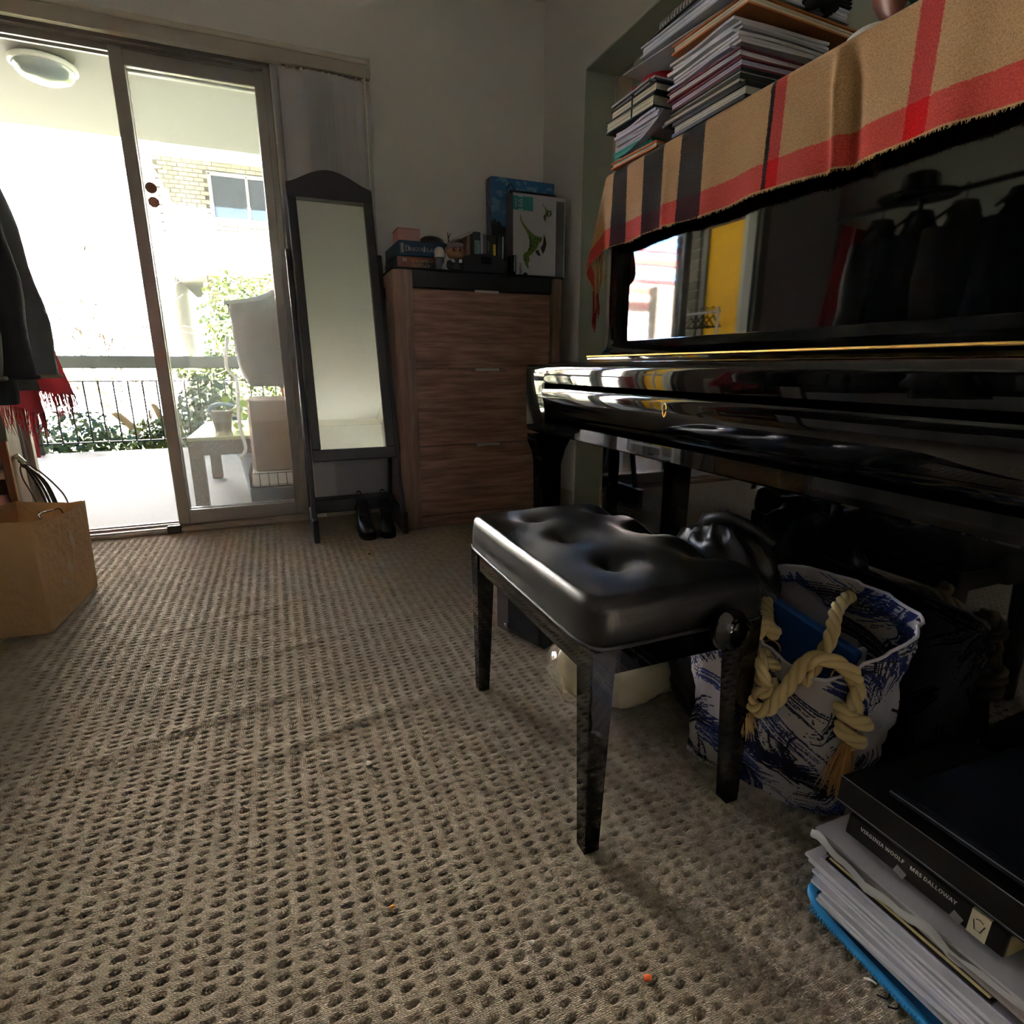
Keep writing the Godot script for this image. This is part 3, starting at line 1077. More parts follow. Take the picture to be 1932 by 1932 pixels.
	q = MB.new()
	q.box(Vector3(0.0, 0.626, -3.47), Vector3(0.25, 0.006, 0.17), Basis(Vector3.RIGHT, 0.1))
	q.box(Vector3(-0.128, 0.44, -3.36), Vector3(0.005, 0.38, 0.05), Basis(Vector3.UP, 0.3))
	put("flap", q, mat(rgb(138, 114, 84), 0.85), cb)
	q = MB.new()
	for k in 5:
		var bx = -0.05 + k * 0.028
		q.box(Vector3(bx, 0.44, -3.3795), Vector3(0.016, 0.003, 0.001))
		q.box(Vector3(bx, 0.452, -3.3795), Vector3(0.012, 0.003, 0.001))
		q.box(Vector3(bx - 0.005 + 0.003 * (k % 3), 0.446, -3.3795), Vector3(0.003, 0.018, 0.001))
	put("print", q, mat(rgb(92, 78, 62), 0.8), cb)
	q = MB.new()
	q.lathe(Vector3(0.075, 0.64, -3.45), [Vector2(0.001, 0), Vector2(0.03, 0), Vector2(0.036, 0.05), Vector2(0.032, 0.05), Vector2(0.001, 0.04)], 14)
	single("orange_pot", q, mat(rgb(204, 110, 78), 0.8), "small orange flower pot on top of the cardboard box", "pot")
	# brown sack
	var sk = thing("brown_sack", "big grey brown lidded sack on top of the cardboard box behind the glass", "sack", Vector3(0.0, 0.69, -3.58))
	q = MB.new()
	var nz = noise(1.2, 5, 2)
	q.grid(32, 20, func(u, w):
		var a = u * TAU
		var y = lerpf(0.69, 1.13, w)
		var hx = 0.175 * (0.86 + 0.2 * sin(minf(w * 1.5, 1.0) * PI * 0.5)) - 0.02 * maxf(0, 0.25 - w) * 4.0
		var sx = signf(cos(a)) * pow(absf(cos(a)), 0.45); var sz = signf(sin(a)) * pow(absf(sin(a)), 0.45)
		if w == 0.0 or w == 1.0: hx *= 0.96
		return Vector3(0.01 + sx * hx, y, -3.58 + sz * 0.17) + Vector3.ONE * 0.012 * nz.get_noise_3d(sx * 2.0, y * 3.0, sz * 2.0), Vector3(0, 0.9, -3.58), true)
	put("body", q, mat(rgb(62, 52, 38), 0.8), sk)
	q = MB.new()
	q.grid(16, 8, func(u, w):
		var x = lerpf(-0.19, 0.21, u)
		return Vector3(x, 1.135 + 0.12 * smoothstep(0.1, 0.9, u) * (1.0 - 0.4 * absf(w - 0.5)) + 0.008 * sin(u * 9.0) - 0.03 * pow(absf(w - 0.5) * 2.0, 4.0), lerpf(-3.77, -3.39, w)))
	put("cover", q, mat(rgb(50, 45, 36), 0.8), sk)
	q = MB.new()
	for k in 34:
		q.ball(Vector3(0.1 + 0.006 * sin(k * 1.7), 1.10 - k * 0.016, -3.385 + 0.004 * cos(k * 2.3)), Vector3(0.008, 0.009, 0.007), 6)
	single("hanging_garland", q, mat(rgb(214, 196, 170), 0.8), "pale knobbly garland hanging down the front of the brown sack", "garland")
	q = MB.new()
	q.tube(curve([Vector3(-0.19, 0.95, -3.39), Vector3(-0.21, 0.8, -3.37), Vector3(-0.17, 0.72, -3.36), Vector3(-0.18, 0.5, -3.36), Vector3(-0.165, 0.37, -3.37), Vector3(-0.2, 0.32, -3.38)], 8), 0.009, 7)
	single("plastic_strap", q, mat(rgb(206, 200, 190), 0.5), "loose white strap hanging beside the cardboard box", "strap")
	var bk = thing("plastic_tub", "pale translucent plastic tub on the balcony left of the stacked crate", "tub", Vector3(-0.1, 0, -3.95))
	q = MB.new()
	q.lathe(Vector3(-0.1, 0.0, -3.95), [Vector2(0.001, 0.0), Vector2(0.1, 0.0), Vector2(0.135, 0.25), Vector2(0.15, 0.255), Vector2(0.15, 0.265), Vector2(0.128, 0.262), Vector2(0.096, 0.01), Vector2(0.001, 0.008)], 20)
	put("body", q, mat(rgb(176, 186, 196), 0.3), bk)
	q = MB.new()
	q.ball(Vector3(-0.09, 0.27, -3.95), Vector3(0.11, 0.05, 0.09), 12)
	put("crumpled_wrap", q, mat(rgb(206, 210, 216), 0.3), bk)

	# things seen in the piano: white airer with hangers, folded ironing board, small stool
	var wt = mat(rgb(200, 200, 206), 0.35)
	var ar = thing("clothes_airer", "white metal clothes airer with black hangers before the amber door", "airer", Vector3(-1.47, 0, -4.2))
	q = MB.new()
	for z in [-3.98, -4.44]:
		q.tube([Vector3(-1.47, 0.02, z), Vector3(-1.47, 1.29, z)], 0.012, 8)
		q.tube([Vector3(-1.56, 0.015, z), Vector3(-1.38, 0.015, z)], 0.012, 8)
	q.tube([Vector3(-1.47, 1.25, -3.96), Vector3(-1.47, 1.25, -4.46)], 0.011, 8)
	q.tube([Vector3(-1.47, 0.12, -3.98), Vector3(-1.47, 0.12, -4.44)], 0.01, 8)
	put("frame", q, wt, ar)
	var hs = ["nearest the window wall", "second from the window wall", "in the middle of the five", "fourth from the window wall", "nearest the brick pier"]
	for k in 5:
		var z = -4.04 - k * 0.07
		q = MB.new()
		q.tube(curve([Vector3(-1.47, 1.24, z), Vector3(-1.45, 1.285, z), Vector3(-1.485, 1.28, z), Vector3(-1.47, 1.22, z)], 5), 0.004, 6)
		q.tube([Vector3(-1.56, 1.13, z), Vector3(-1.47, 1.22, z), Vector3(-1.38, 1.13, z)], 0.007, 6)
		q.tube([Vector3(-1.56, 1.13, z), Vector3(-1.38, 1.13, z)], 0.005, 6)
		single("clothes_hanger", q, mat(rgb(30, 30, 32), 0.5), "black hanger on the white balcony airer, " + hs[k], "hanger", "black hangers on the balcony airer")
	q = MB.new()
	q.grid(14, 10, func(u, w): return Vector3(-1.47 + (u - 0.5) * 0.16, 0.85 - w * 0.6 + 0.01 * sin(u * 12.0), -4.4 + 0.02 * sin(u * 9.0 + w * 3.0)))
	single("red_cloth", q, mat(rgb(110, 24, 40), 0.85), "dark red cloth hung over the white airer outside", "cloth")

# ------------------------------------------------------------------ piano
func lacquer() -> StandardMaterial3D:
	if mats.has("lacquer"): return mats["lacquer"]
	var m = StandardMaterial3D.new()
	m.albedo_color = rgb(9, 9, 10)
	m.roughness = 0.03
	m.metallic_specular = 0.72
	mats["lacquer"] = m
	return m

func arc(pts: PackedVector2Array, cx: float, cy: float, r: float, a0: float, a1: float, steps := 8):
	for i in steps + 1:
		var a = lerpf(a0, a1, float(i) / steps)
		pts.append(Vector2(cx + r * cos(a), cy + r * sin(a)))

func piano():
	var bl = lacquer()
	var gold = mat(rgb(240, 196, 104), 0.42, 0.85)
	var P = thing("upright_piano", "glossy black upright piano along the right wall under the checked scarf", "piano", Vector3(1.2, 0, -0.88))
	var X = Vector3(1, 0, 0); var Y = Vector3(0, 1, 0)
	var z0 = -1.62; var z1 = -0.14
	# case sides with the cove that runs into the key bed arm
	for s in 2:
		var z = z0 if s == 0 else z1 - 0.035
		var pg = PackedVector2Array()
		pg.append(Vector2(1.42, 0)); pg.append(Vector2(1.0, 0)); pg.append(Vector2(1.0, 0.62)); pg.append(Vector2(0.9, 0.62))
		pg.append(Vector2(0.9, 0.8))
		arc(pg, 0.93, 0.886, 0.07, -PI * 0.47, 0.0, 10)
		pg.append(Vector2(1.0, 1.325)); pg.append(Vector2(1.42, 1.325))
		var q = MB.new()
		q.prism(pg, Vector3(0, 0, z), X, Y, Vector3(0, 0, 0.035))
		put("side_panel", q, bl, P)
	# key blocks (arms)
	for s in 2:
		var za = z0 if s == 0 else z1 - 0.125
		var pg = PackedVector2Array()
		pg.append(Vector2(0.99, 0.6)); pg.append(Vector2(0.76, 0.6))
		arc(pg, 0.735, 0.622, 0.016, -PI * 0.5, -PI, 5)
		arc(pg, 0.733, 0.79, 0.016, -PI, -PI * 1.5, 6)
		pg.append(Vector2(0.99, 0.806))
		var q = MB.new()
		q.prism(pg, Vector3(0, 0, za), X, Y, Vector3(0, 0, 0.125))
		put("arm", q, bl, P)
	var q = MB.new()
	q.box(Vector3(1.2, 1.335, -0.88), Vector3(0.43, 0.022, 1.5), Basis(), 0.006)
	put("lid", q, bl, P)
	q = MB.new()
	q.box(Vector3(1.035, 1.1, -0.88), Vector3(0.022, 0.45, 1.41), Basis(), 0.002)
	put("upper_panel", q, bl, P)
	# sloping shelf under the upper panel
	var ps = PackedVector2Array([Vector2(1.03, 0.875), Vector2(1.012, 0.876), Vector2(1.0, 0.872), Vector2(0.965, 0.846), Vector2(0.95, 0.832), Vector2(1.03, 0.826)])
	q = MB.new()
	q.prism(ps, Vector3(0, 0, z0 + 0.035), X, Y, Vector3(0, 0, 1.41))
	put("music_shelf", q, bl, P)
	# closed fall board with the rounded front
	var pf = PackedVector2Array([Vector2(0.99, 0.836), Vector2(0.855, 0.824), Vector2(0.855, 0.822), Vector2(0.76, 0.812)])
	arc(pf, 0.738, 0.79, 0.021, PI * 0.5, PI, 7)
	pf.append(Vector2(0.716, 0.77)); pf.append(Vector2(0.717, 0.754)); pf.append(Vector2(0.724, 0.75)); pf.append(Vector2(0.99, 0.75))
	q = MB.new()
	q.prism(pf, Vector3(0, 0, -1.495), X, Y, Vector3(0, 0, 1.23))
	put("fall_board", q, bl, P)
	q = MB.new()
	q.box(Vector3(0.858, 0.828, -0.88), Vector3(0.016, 0.005, 1.225), Basis(), 0.0015)
	put("hinge", q, gold, P, "long brass hinge strip")
	for z in [-1.3, -1.0, -0.7, -0.4]:
		q = MB.new()
		q.box(Vector3(0.858, 0.831, z), Vector3(0.003, 0.001, 0.002))
		put("hinge_joint", q, mat(rgb(60, 44, 20), 0.5), P)
	# key slip: lip, convex front that turns under
	var pk = PackedVector2Array([Vector2(0.99, 0.744), Vector2(0.724, 0.744), Vector2(0.716, 0.741), Vector2(0.713, 0.735)])
	arc(pk, 0.795, 0.722, 0.082, PI * 0.985, PI * 1.36, 12)
	pk.append(Vector2(0.785, 0.64)); pk.append(Vector2(0.99, 0.636))
	q = MB.new()
	q.prism(pk, Vector3(0, 0, -1.495), X, Y, Vector3(0, 0, 1.23))
	put("key_slip", q, bl, P)
	q = MB.new()
	q.box(Vector3(0.9, 0.615, -0.88), Vector3(0.24, 0.04, 1.4), Basis(), 0.004)
	put("key_bed", q, bl, P)
	var kh = MB.new()
	var path = []
	for i in 25:
		var a = TAU * i / 24.0
		path.append(Vector3(0.7135, 0.718 + 0.011 * sin(a) - (0.004 if sin(a) < 0 else 0.0), -0.88 - 0.055 + (0.0055 - 0.0012 * sin(a) * 0) * cos(a) * (1.0 + 0.25 * sin(a))))
	kh.tube(path, 0.0016, 6)
	put("keyhole", kh, gold, P, "small brass keyhole ring")
	q = MB.new()
	q.box(Vector3(1.031, 0.355, -0.88), Vector3(0.022, 0.52, 1.41), Basis(), 0.002)
	put("lower_panel", q, bl, P)
	q = MB.new()
	q.box(Vector3(1.02, 0.05, -0.88), Vector3(0.04, 0.1, 1.41), Basis(), 0.004)
	put("bottom_board", q, bl, P)
	q = MB.new()
	q.box(Vector3(1.41, 0.67, -0.88), Vector3(0.02, 1.3, 1.46))
	put("back_board", q, mat(rgb(60, 46, 34), 0.8), P)
	for s in 2:
		var zc = z0 + 0.0475 if s == 0 else z1 - 0.0475
		q = MB.new()
		var pl = PackedVector2Array([Vector2(-0.05, 0.6), Vector2(-0.048, 0.575), Vector2(-0.034, 0.545), Vector2(-0.028, 0.51), Vector2(-0.022, 0.06), Vector2(0.036, 0.06), Vector2(0.034, 0.51), Vector2(0.05, 0.56), Vector2(0.075, 0.6)])
		q.prism(pl, Vector3(0.765, 0, zc - 0.034), X, Y, Vector3(0, 0, 0.068))
		put("leg", q, bl, P)
		q = MB.new()
		q.box(Vector3(0.87, 0.033, zc), Vector3(0.28, 0.062, 0.085), Basis(), 0.01)
		put("toe", q, bl, P)
	for i in 3:
		q = MB.new()
		q.box(Vector3(0.965, 0.062, -0.96 + i * 0.08), Vector3(0.14, 0.012, 0.034), Basis(), 0.005)
		put("pedal", q, mat(rgb(200, 160, 80), 0.25, 1.0), P)

# ------------------------------------------------------------------ bench
func leather() -> StandardMaterial3D:
	if mats.has("leather"): return mats["leather"]
	var cel = FastNoiseLite.new()
	cel.noise_type = FastNoiseLite.TYPE_CELLULAR
	cel.cellular_return_type = FastNoiseLite.RETURN_DISTANCE2_SUB
	cel.frequency = 0.09
	cel.seed = 4
	var im = pic(256, 256, func(x, y):
		var k = clampf(cel.get_noise_2d(x, y) + 1.0, 0.0, 1.0)
		k = pow(k, 0.5)
		return Color(k, k, k))
	var m = mat(rgb(19, 19, 20), 0.3, 0.0, 0.66).duplicate()
	m.heightmap_enabled = true
	m.heightmap_texture = tex(im)
	m.heightmap_scale = 0.035
	tri_scale(m, 14.0)
	mats["leather"] = m
	return m

func bench():
	var bl = lacquer()
	var le = leather()
	var xa = 0.408; var xb = 0.748; var za = -1.245; var zb = -0.672
	var xm = (xa + xb) * 0.5; var zm = (za + zb) * 0.5
	var T = thing("piano_bench", "black piano bench with a buttoned leather seat and a height knob", "bench", Vector3(xm, 0, zm))
	var buttons = []
	for x in [0.532, 0.722]:
		for z in [-1.155, -0.985, -0.815]:
			buttons.append(Vector2(x, z))
	# padded top: one closed skin, buttons pull it down
	var nz = noise(2.2, 17, 2)
	var hx = (xb - xa) * 0.5 + 0.004; var hz = (zb - za) * 0.5 + 0.006
	var q = MB.new()
	var skin = func(u, w):
		var a = u * TAU
		var ca = cos(a); var sa = sin(a)
		# rounded rectangle direction
		var m = 1.0 / pow(pow(absf(ca), 14.0) + pow(absf(sa), 14.0), 1.0 / 14.0)
		var ex = ca * m; var ez = sa * m
		var f; var y
		if w < 0.3:      # side wall
			var k = w / 0.3
			f = 1.0 + 0.012 * sin(k * PI)
			y = 0.384 + 0.052 * k
		elif w < 0.5:    # shoulder
			var k = (w - 0.3) / 0.2 * PI * 0.5
			f = 1.0 - 0.085 * (1.0 - cos(k))
			y = 0.436 + 0.026 * sin(k)
		else:
			var k = (w - 0.5) / 0.5
			f = 0.915 * (1.0 - k)
			y = 0.462 + 0.008 * (1.0 - pow(1.0 - k, 2.0))
		var x = xm + ex * f * hx; var z = zm + ez * f * hz
		if w >= 0.3:
			for b in buttons:
				var d2 = pow((x - b.x) / 0.046, 2.0) + pow((z - b.y) / 0.046, 2.0)
				y -= 0.019 * exp(-d2) + 0.012 * exp(-d2 * 9.0)
			y += 0.0012 * nz.get_noise_2d(x * 3.0, z * 3.0)
		else:
			var corner = clampf(absf(ex * ez) * 1.2 - 0.4, 0.0, 1.0)
			f += 0.0
			x += 0.002 * sin(a * 40.0) * corner * (1.0 - w / 0.3)
		return Vector3(x, y, z)
	q.grid(144, 70, skin, Vector3(xm, 0.42, zm), true)
	var seat = put("seat", q, le, T)
	for b in buttons:
		q = MB.new()
		q.ball(Vector3(b.x, 0.4405, b.y), Vector3(0.0105, 0.006, 0.0105), 14)
		var btn = put("button", q, le, seat)
	q = MB.new()
	var pp = []
	for i in 97:
		var a = TAU * i / 96.0
		var m = 1.0 / pow(pow(absf(cos(a)), 14.0) + pow(absf(sin(a)), 14.0), 1.0 / 14.0)
		pp.append(Vector3(xm + cos(a) * m * (hx + 0.003), 0.3845, zm + sin(a) * m * (hz + 0.003)))
	q.tube(pp, 0.0032, 6, false)
	put("piping", q, mat(rgb(52, 52, 54), 0.3), T)
	# rails
	q = MB.new()
	q.box(Vector3(xa + 0.012, 0.356, zm), Vector3(0.018, 0.05, zb - za - 0.06), Basis(), 0.002)
	put("rail", q, bl, T)
	q = MB.new()
	q.box(Vector3(xb - 0.012, 0.356, zm), Vector3(0.018, 0.05, zb - za - 0.06), Basis(), 0.002)
	put("rail", q, bl, T)
	q = MB.new()
	q.box(Vector3(xm, 0.356, zb - 0.012), Vector3(xb - xa - 0.06, 0.05, 0.018), Basis(), 0.002)
	put("rail", q, bl, T)
	q = MB.new()
	q.box(Vector3(xm, 0.356, za + 0.012), Vector3(xb - xa - 0.06, 0.05, 0.018), Basis(), 0.002)
	put("rail", q, bl, T)
	q = MB.new()
	q.box(Vector3(xm, 0.374, zm), Vector3(xb - xa - 0.05, 0.014, zb - za - 0.06))
	put("seat_board", q, mat(rgb(24, 22, 22), 0.7), T)
	for sx in 2:
		for sz in 2:
			var x = xa if sx == 0 else xb
			var z = za if sz == 0 else zb
			var dx = 1.0 if sx == 0 else -1.0
			var dz = 1.0 if sz == 0 else -1.0
			q = MB.new()
			# square leg, 43 mm at the top and 31 mm at the foot, outer faces upright
			var t = 0.043; var f = 0.031
			var top = [Vector3(x, 0.382, z), Vector3(x + dx * t, 0.382, z), Vector3(x + dx * t, 0.382, z + dz * t), Vector3(x, 0.382, z + dz * t)]
			var mid = []
			var bot = []
			for p in top: mid.append(Vector3(p.x, 0.33, p.z))
			bot = [Vector3(x + dx * 0.004, 0, z + dz * 0.004), Vector3(x + dx * f, 0, z + dz * 0.004), Vector3(x + dx * f, 0, z + dz * f), Vector3(x + dx * 0.004, 0, z + dz * f)]
			for i in 4:
				var j = (i + 1) % 4
				var outv = (top[i] + top[j]) * 0.5 - (top[0] + top[2]) * 0.5
				q.quad(top[i], top[j], mid[j], mid[i], outv)
				q.quad(mid[i], mid[j], bot[j], bot[i], outv)
			q.quad(top[0], top[1], top[2], top[3], Vector3.UP)
			q.quad(bot[0], bot[1], bot[2], bot[3], Vector3.DOWN)
			put("leg", q, bl, T)
	# height knob on the end rail
	var kn = MB.new()
	var kb = Basis(Vector3(1, 0, 0), Vector3(0, 0, 1), Vector3(0, -1, 0))
	kn.lathe(Vector3(0.645, 0.388, zb), [Vector2(0.001, 0.055), Vector2(0.02, 0.055), Vector2(0.0215, 0.05), Vector2(0.027, 0.05), Vector2(0.0295, 0.047), Vector2(0.034, 0.04), Vector2(0.036, 0.032), Vector2(0.034, 0.024), Vector2(0.02, 0.018), Vector2(0.013, 0.012), Vector2(0.013, -0.004)], 36, kb)
	put("knob", kn, bl, T)
	# plastic film left round the top of the near leg
	q = MB.new()
	q.grid(14, 24, func(u, w):
		var x = xa + 0.001 + u * 0.05
		var y = 0.378 - w * (0.135 + 0.03 * u)
		return Vector3(x, y, zb + 0.0015 + 0.006 * absf(sin(u * 5.0 + w * 9.0)) * (0.3 + w)))
	var film = StandardMaterial3D.new()
	film.transparency = BaseMaterial3D.TRANSPARENCY_ALPHA
	film.albedo_color = Color(0.6, 0.6, 0.7, 0.12)
	film.roughness = 0.12
	put("plastic_film", q, film, T, "crinkled clear plastic film on the leg")

# ------------------------------------------------------------------ shoe cabinet
func cabinet():
	var wd = wood(rgb(196, 152, 134), rgb(132, 98, 86), 0, 41, 0.42)
	var wv = wood(rgb(176, 142, 126), rgb(134, 106, 96), 1, 43, 0.35)
	var T = thing("drawer_cabinet", "tall walnut shoe cabinet with three deep fronts and a black top band", "cabinet", Vector3(0.98, 0, -2.95))
	var q = MB.new()
	q.box(Vector3(0.985, 0.63, -2.965), Vector3(0.72, 1.14, 0.39), Basis(), 0.002)
	put("body", q, wv, T)
	# side posts with a rounded front edge
	for s in 2:
		var pg = PackedVector2Array()
		var w = 0.086 if s == 0 else 0.06
		pg.append(Vector2(0, 0)); pg.append(Vector2(0, 0.4))
		arc(pg, 0.034, 0.402, 0.034, PI, PI * 0.5, 8)
		pg.append(Vector2(w, 0.436)); pg.append(Vector2(w, 0))
		q = MB.new()
		if s == 0:
			q.prism(pg, Vector3(0.549, 0, -3.16), Vector3(1, 0, 0), Vector3(0, 0, 1), Vector3(0, 1.225, 0))
		else:
			q.prism(pg, Vector3(1.412, 0, -3.16), Vector3(-1, 0, 0), Vector3(0, 0, 1), Vector3(0, 1.225, 0))
		put("side_post", q, wv, T)
	q = MB.new()
	q.box(Vector3(0.99, 1.19, -2.94), Vector3(0.712, 0.075, 0.42), Basis(), 0.004)
	put("top_band", q, mat(rgb(26, 26, 30), 0.3), T)
	q = MB.new()
	q.box(Vector3(0.981, 1.231, -2.945), Vector3(0.866, 0.012, 0.42), Basis(), 0.004)
	put("top", q, mat(rgb(26, 26, 30), 0.25), T)
	q = MB.new()
	q.box(Vector3(0.99, 0.03, -2.752), Vector3(0.712, 0.058, 0.02), Basis(), 0.002)
	put("plinth", q, wd, T)
	for d in [[0.792, 1.149], [0.419, 0.786], [0.064, 0.413]]:
		q = MB.new()
		q.box(Vector3(0.99, (d[0] + d[1]) * 0.5, -2.75), Vector3(0.706, d[1] - d[0], 0.02), Basis(), 0.003)
		var dr = put("drawer_front", q, wd, T)
		var h = MB.new()
		h.box(Vector3(0.998, d[1] + 0.0015, -2.737), Vector3(0.122, 0.007, 0.014), Basis(), 0.002)
		h.box(Vector3(0.998, d[1] - 0.002, -2.729), Vector3(0.122, 0.012, 0.004), Basis(), 0.0015)
		put("handle", h, mat(rgb(214, 210, 204), 0.35, 0.5), dr)

# ------------------------------------------------------------------ standing mirror
func mirror():
	var fr = mat(rgb(58, 57, 64), 0.4)
	var th = 0.222
	var T = thing("standing_mirror", "tall leaning standing mirror with a dark arched frame before the blind", "mirror", Vector3(0.33, 0, -2.72))
	var up = Vector3(0, cos(th), -sin(th)); var nf = Vector3(0, sin(th), cos(th)); var X = Vector3(1, 0, 0)
	var O = Vector3(0.333, 0, -2.69)     # foot line of the leaning plane
	var B = Basis(X, up, nf)
	# stand: two leaning posts, two back legs, low shelf
	for s in [-1, 1]:
		var q = MB.new()
		q.box(O + X * s * 0.208 + up * 0.68 - nf * 0.022, Vector3(0.022, 1.36, 0.03), B, 0.004)
		put("post", q, fr, T)
		q = MB.new()
		var f0 = O + X * s * 0.208 + Vector3(0, 0.0, -0.4); var f1 = O + X * s * 0.208 + up * 0.75 - nf * 0.05
		var d = (f1 - f0).normalized()
		q.box((f0 + f1) * 0.5 + Vector3(0, 0.008, 0), Vector3(0.02, f0.distance_to(f1), 0.028), Basis(X, d, X.cross(d)), 0.004)
		put("back_leg", q, fr, T)
		q = MB.new()
		q.box(Vector3(O.x + s * 0.208, 0.055, -2.82), Vector3(0.024, 0.11, 0.3), Basis(), 0.004)
		put("foot", q, fr, T)
	var q2 = MB.new()
	q2.box(Vector3(0.333, 0.118, -2.95), Vector3(0.4, 0.07, 0.08), Basis(), 0.006)
	put("shelf", q2, fr, T)
	# panel: arched frame round the glass
	var y0 = 0.375; var y1 = 1.635; var hw = 0.192
	var outer = PackedVector2Array([Vector2(-hw, y0), Vector2(hw, y0), Vector2(hw, y1)])
	for i in 21:
		var t = 1.0 - i / 20.0
		var e = (t - 0.5) * 2.0
		outer.append(Vector2(e * hw * 0.985, y1 + 0.012 + 0.072 * pow(cos(e * PI * 0.5), 1.4)))
	outer.append(Vector2(-hw, y1))
	var iw = 0.152; var ya = 0.43; var yb = 1.585
	# frame as four bars (top one carries the arch)
	q2 = MB.new()
	q2.box(O + up * (y0 + ya) * 0.5 + nf * 0.012, Vector3(hw * 2, ya - y0, 0.026), B, 0.004)
	for s in [-1, 1]:
		q2.box(O + X * s * (hw + iw) * 0.5 + up * (ya + yb) * 0.5 + nf * 0.012, Vector3(hw - iw, yb - ya, 0.026), B, 0.004)
	var topp = PackedVector2Array([Vector2(-hw, yb), Vector2(hw, yb)])
	for i in range(2, outer.size()): topp.append(outer[i])
	q2.prism(topp, O - nf * 0.001, X, up, nf * 0.026)
	put("frame", q2, fr, T)
	q2 = MB.new()
	q2.box(O + up * 1.0 - nf * 0.006, Vector3(hw * 2 - 0.006, 1.24, 0.012), B)
	put("back_panel", q2, fr, T)
	q2 = MB.new()
	q2.box(O + up * (ya + yb) * 0.5 + nf * 0.004, Vector3(iw * 2 + 0.004, yb - ya + 0.004, 0.004), B)
	put("glass", q2, mat(rgb(226, 236, 230), 0.01, 1.0), T)
	q2 = MB.new()
	q2.box(O + X * 0.214 + up * 1.17 + nf * 0.004, Vector3(0.02, 0.05, 0.03), B, 0.005)
	q2.tube(curve([O + X * 0.2 + up * 1.16, O + X * 0.235 + up * 1.165 + nf * 0.02, O + X * 0.235 + up * 1.14 + nf * 0.02, O + X * 0.205 + up * 1.135 + nf * 0.01], 5), 0.004, 6)
	put("latch", q2, mat(rgb(24, 24, 26), 0.4), T)

# ------------------------------------------------------------------ things on the cabinet
func plate(q: MB, x0: float, x1: float, y0: float, y1: float, z: float):
	q.quad(Vector3(x0, y0, z), Vector3(x1, y0, z), Vector3(x1, y1, z), Vector3(x0, y1, z), Vector3(0, 0, 1))

func raptor(im: Image, ox: float, oy: float, s: float):
	var g = rgb(104, 132, 62); var d = rgb(52, 74, 34)
	var P = func(a): 
		var o = []
		for k in range(0, a.size(), 2): o.append(Vector2(ox + a[k] * s, oy + a[k + 1] * s))
		return o
	poly(im, P.call([2, 0, 4, 0, 6, 14, 14, 26, 24, 38, 32, 46, 40, 52, 52, 56, 62, 56, 62, 62, 58, 70, 52, 74, 50, 86, 40, 98, 32, 108, 26, 112, 28, 122, 26, 132, 30, 142, 28, 148, 22, 146, 16, 136, 12, 124, 10, 112, 14, 104, 24, 98, 28, 88, 28, 70, 24, 54, 16, 40, 8, 28, 2, 14]), g)
	poly(im, P.call([22, 96, 27, 88, 28, 70, 25, 54, 30, 60, 32, 74, 31, 90, 26, 98]), d)
	poly(im, P.call([66, 46, 72, 60, 74, 76, 70, 92, 64, 104, 62, 96, 58, 86, 64, 76, 66, 62]), rgb(62, 44, 42))
	poly(im, P.call([44, 96, 52, 92, 54, 100, 58, 106, 54, 110, 48, 104, 46, 102]), rgb(40, 46, 34))
	poly(im, P.call([24, 132, 26, 146, 29, 147, 29, 126]), rgb(222, 216, 200))
	for k in [[42, 62], [50, 62], [38, 72], [46, 74], [40, 84], [34, 82], [56, 64], [36, 94]]:
		spot(im, ox + k[0] * s, oy + k[1] * s, 2.2 * s, d)
	spot(im, ox + 15 * s, oy + 122 * s, 1.8 * s, rgb(20, 24, 16))

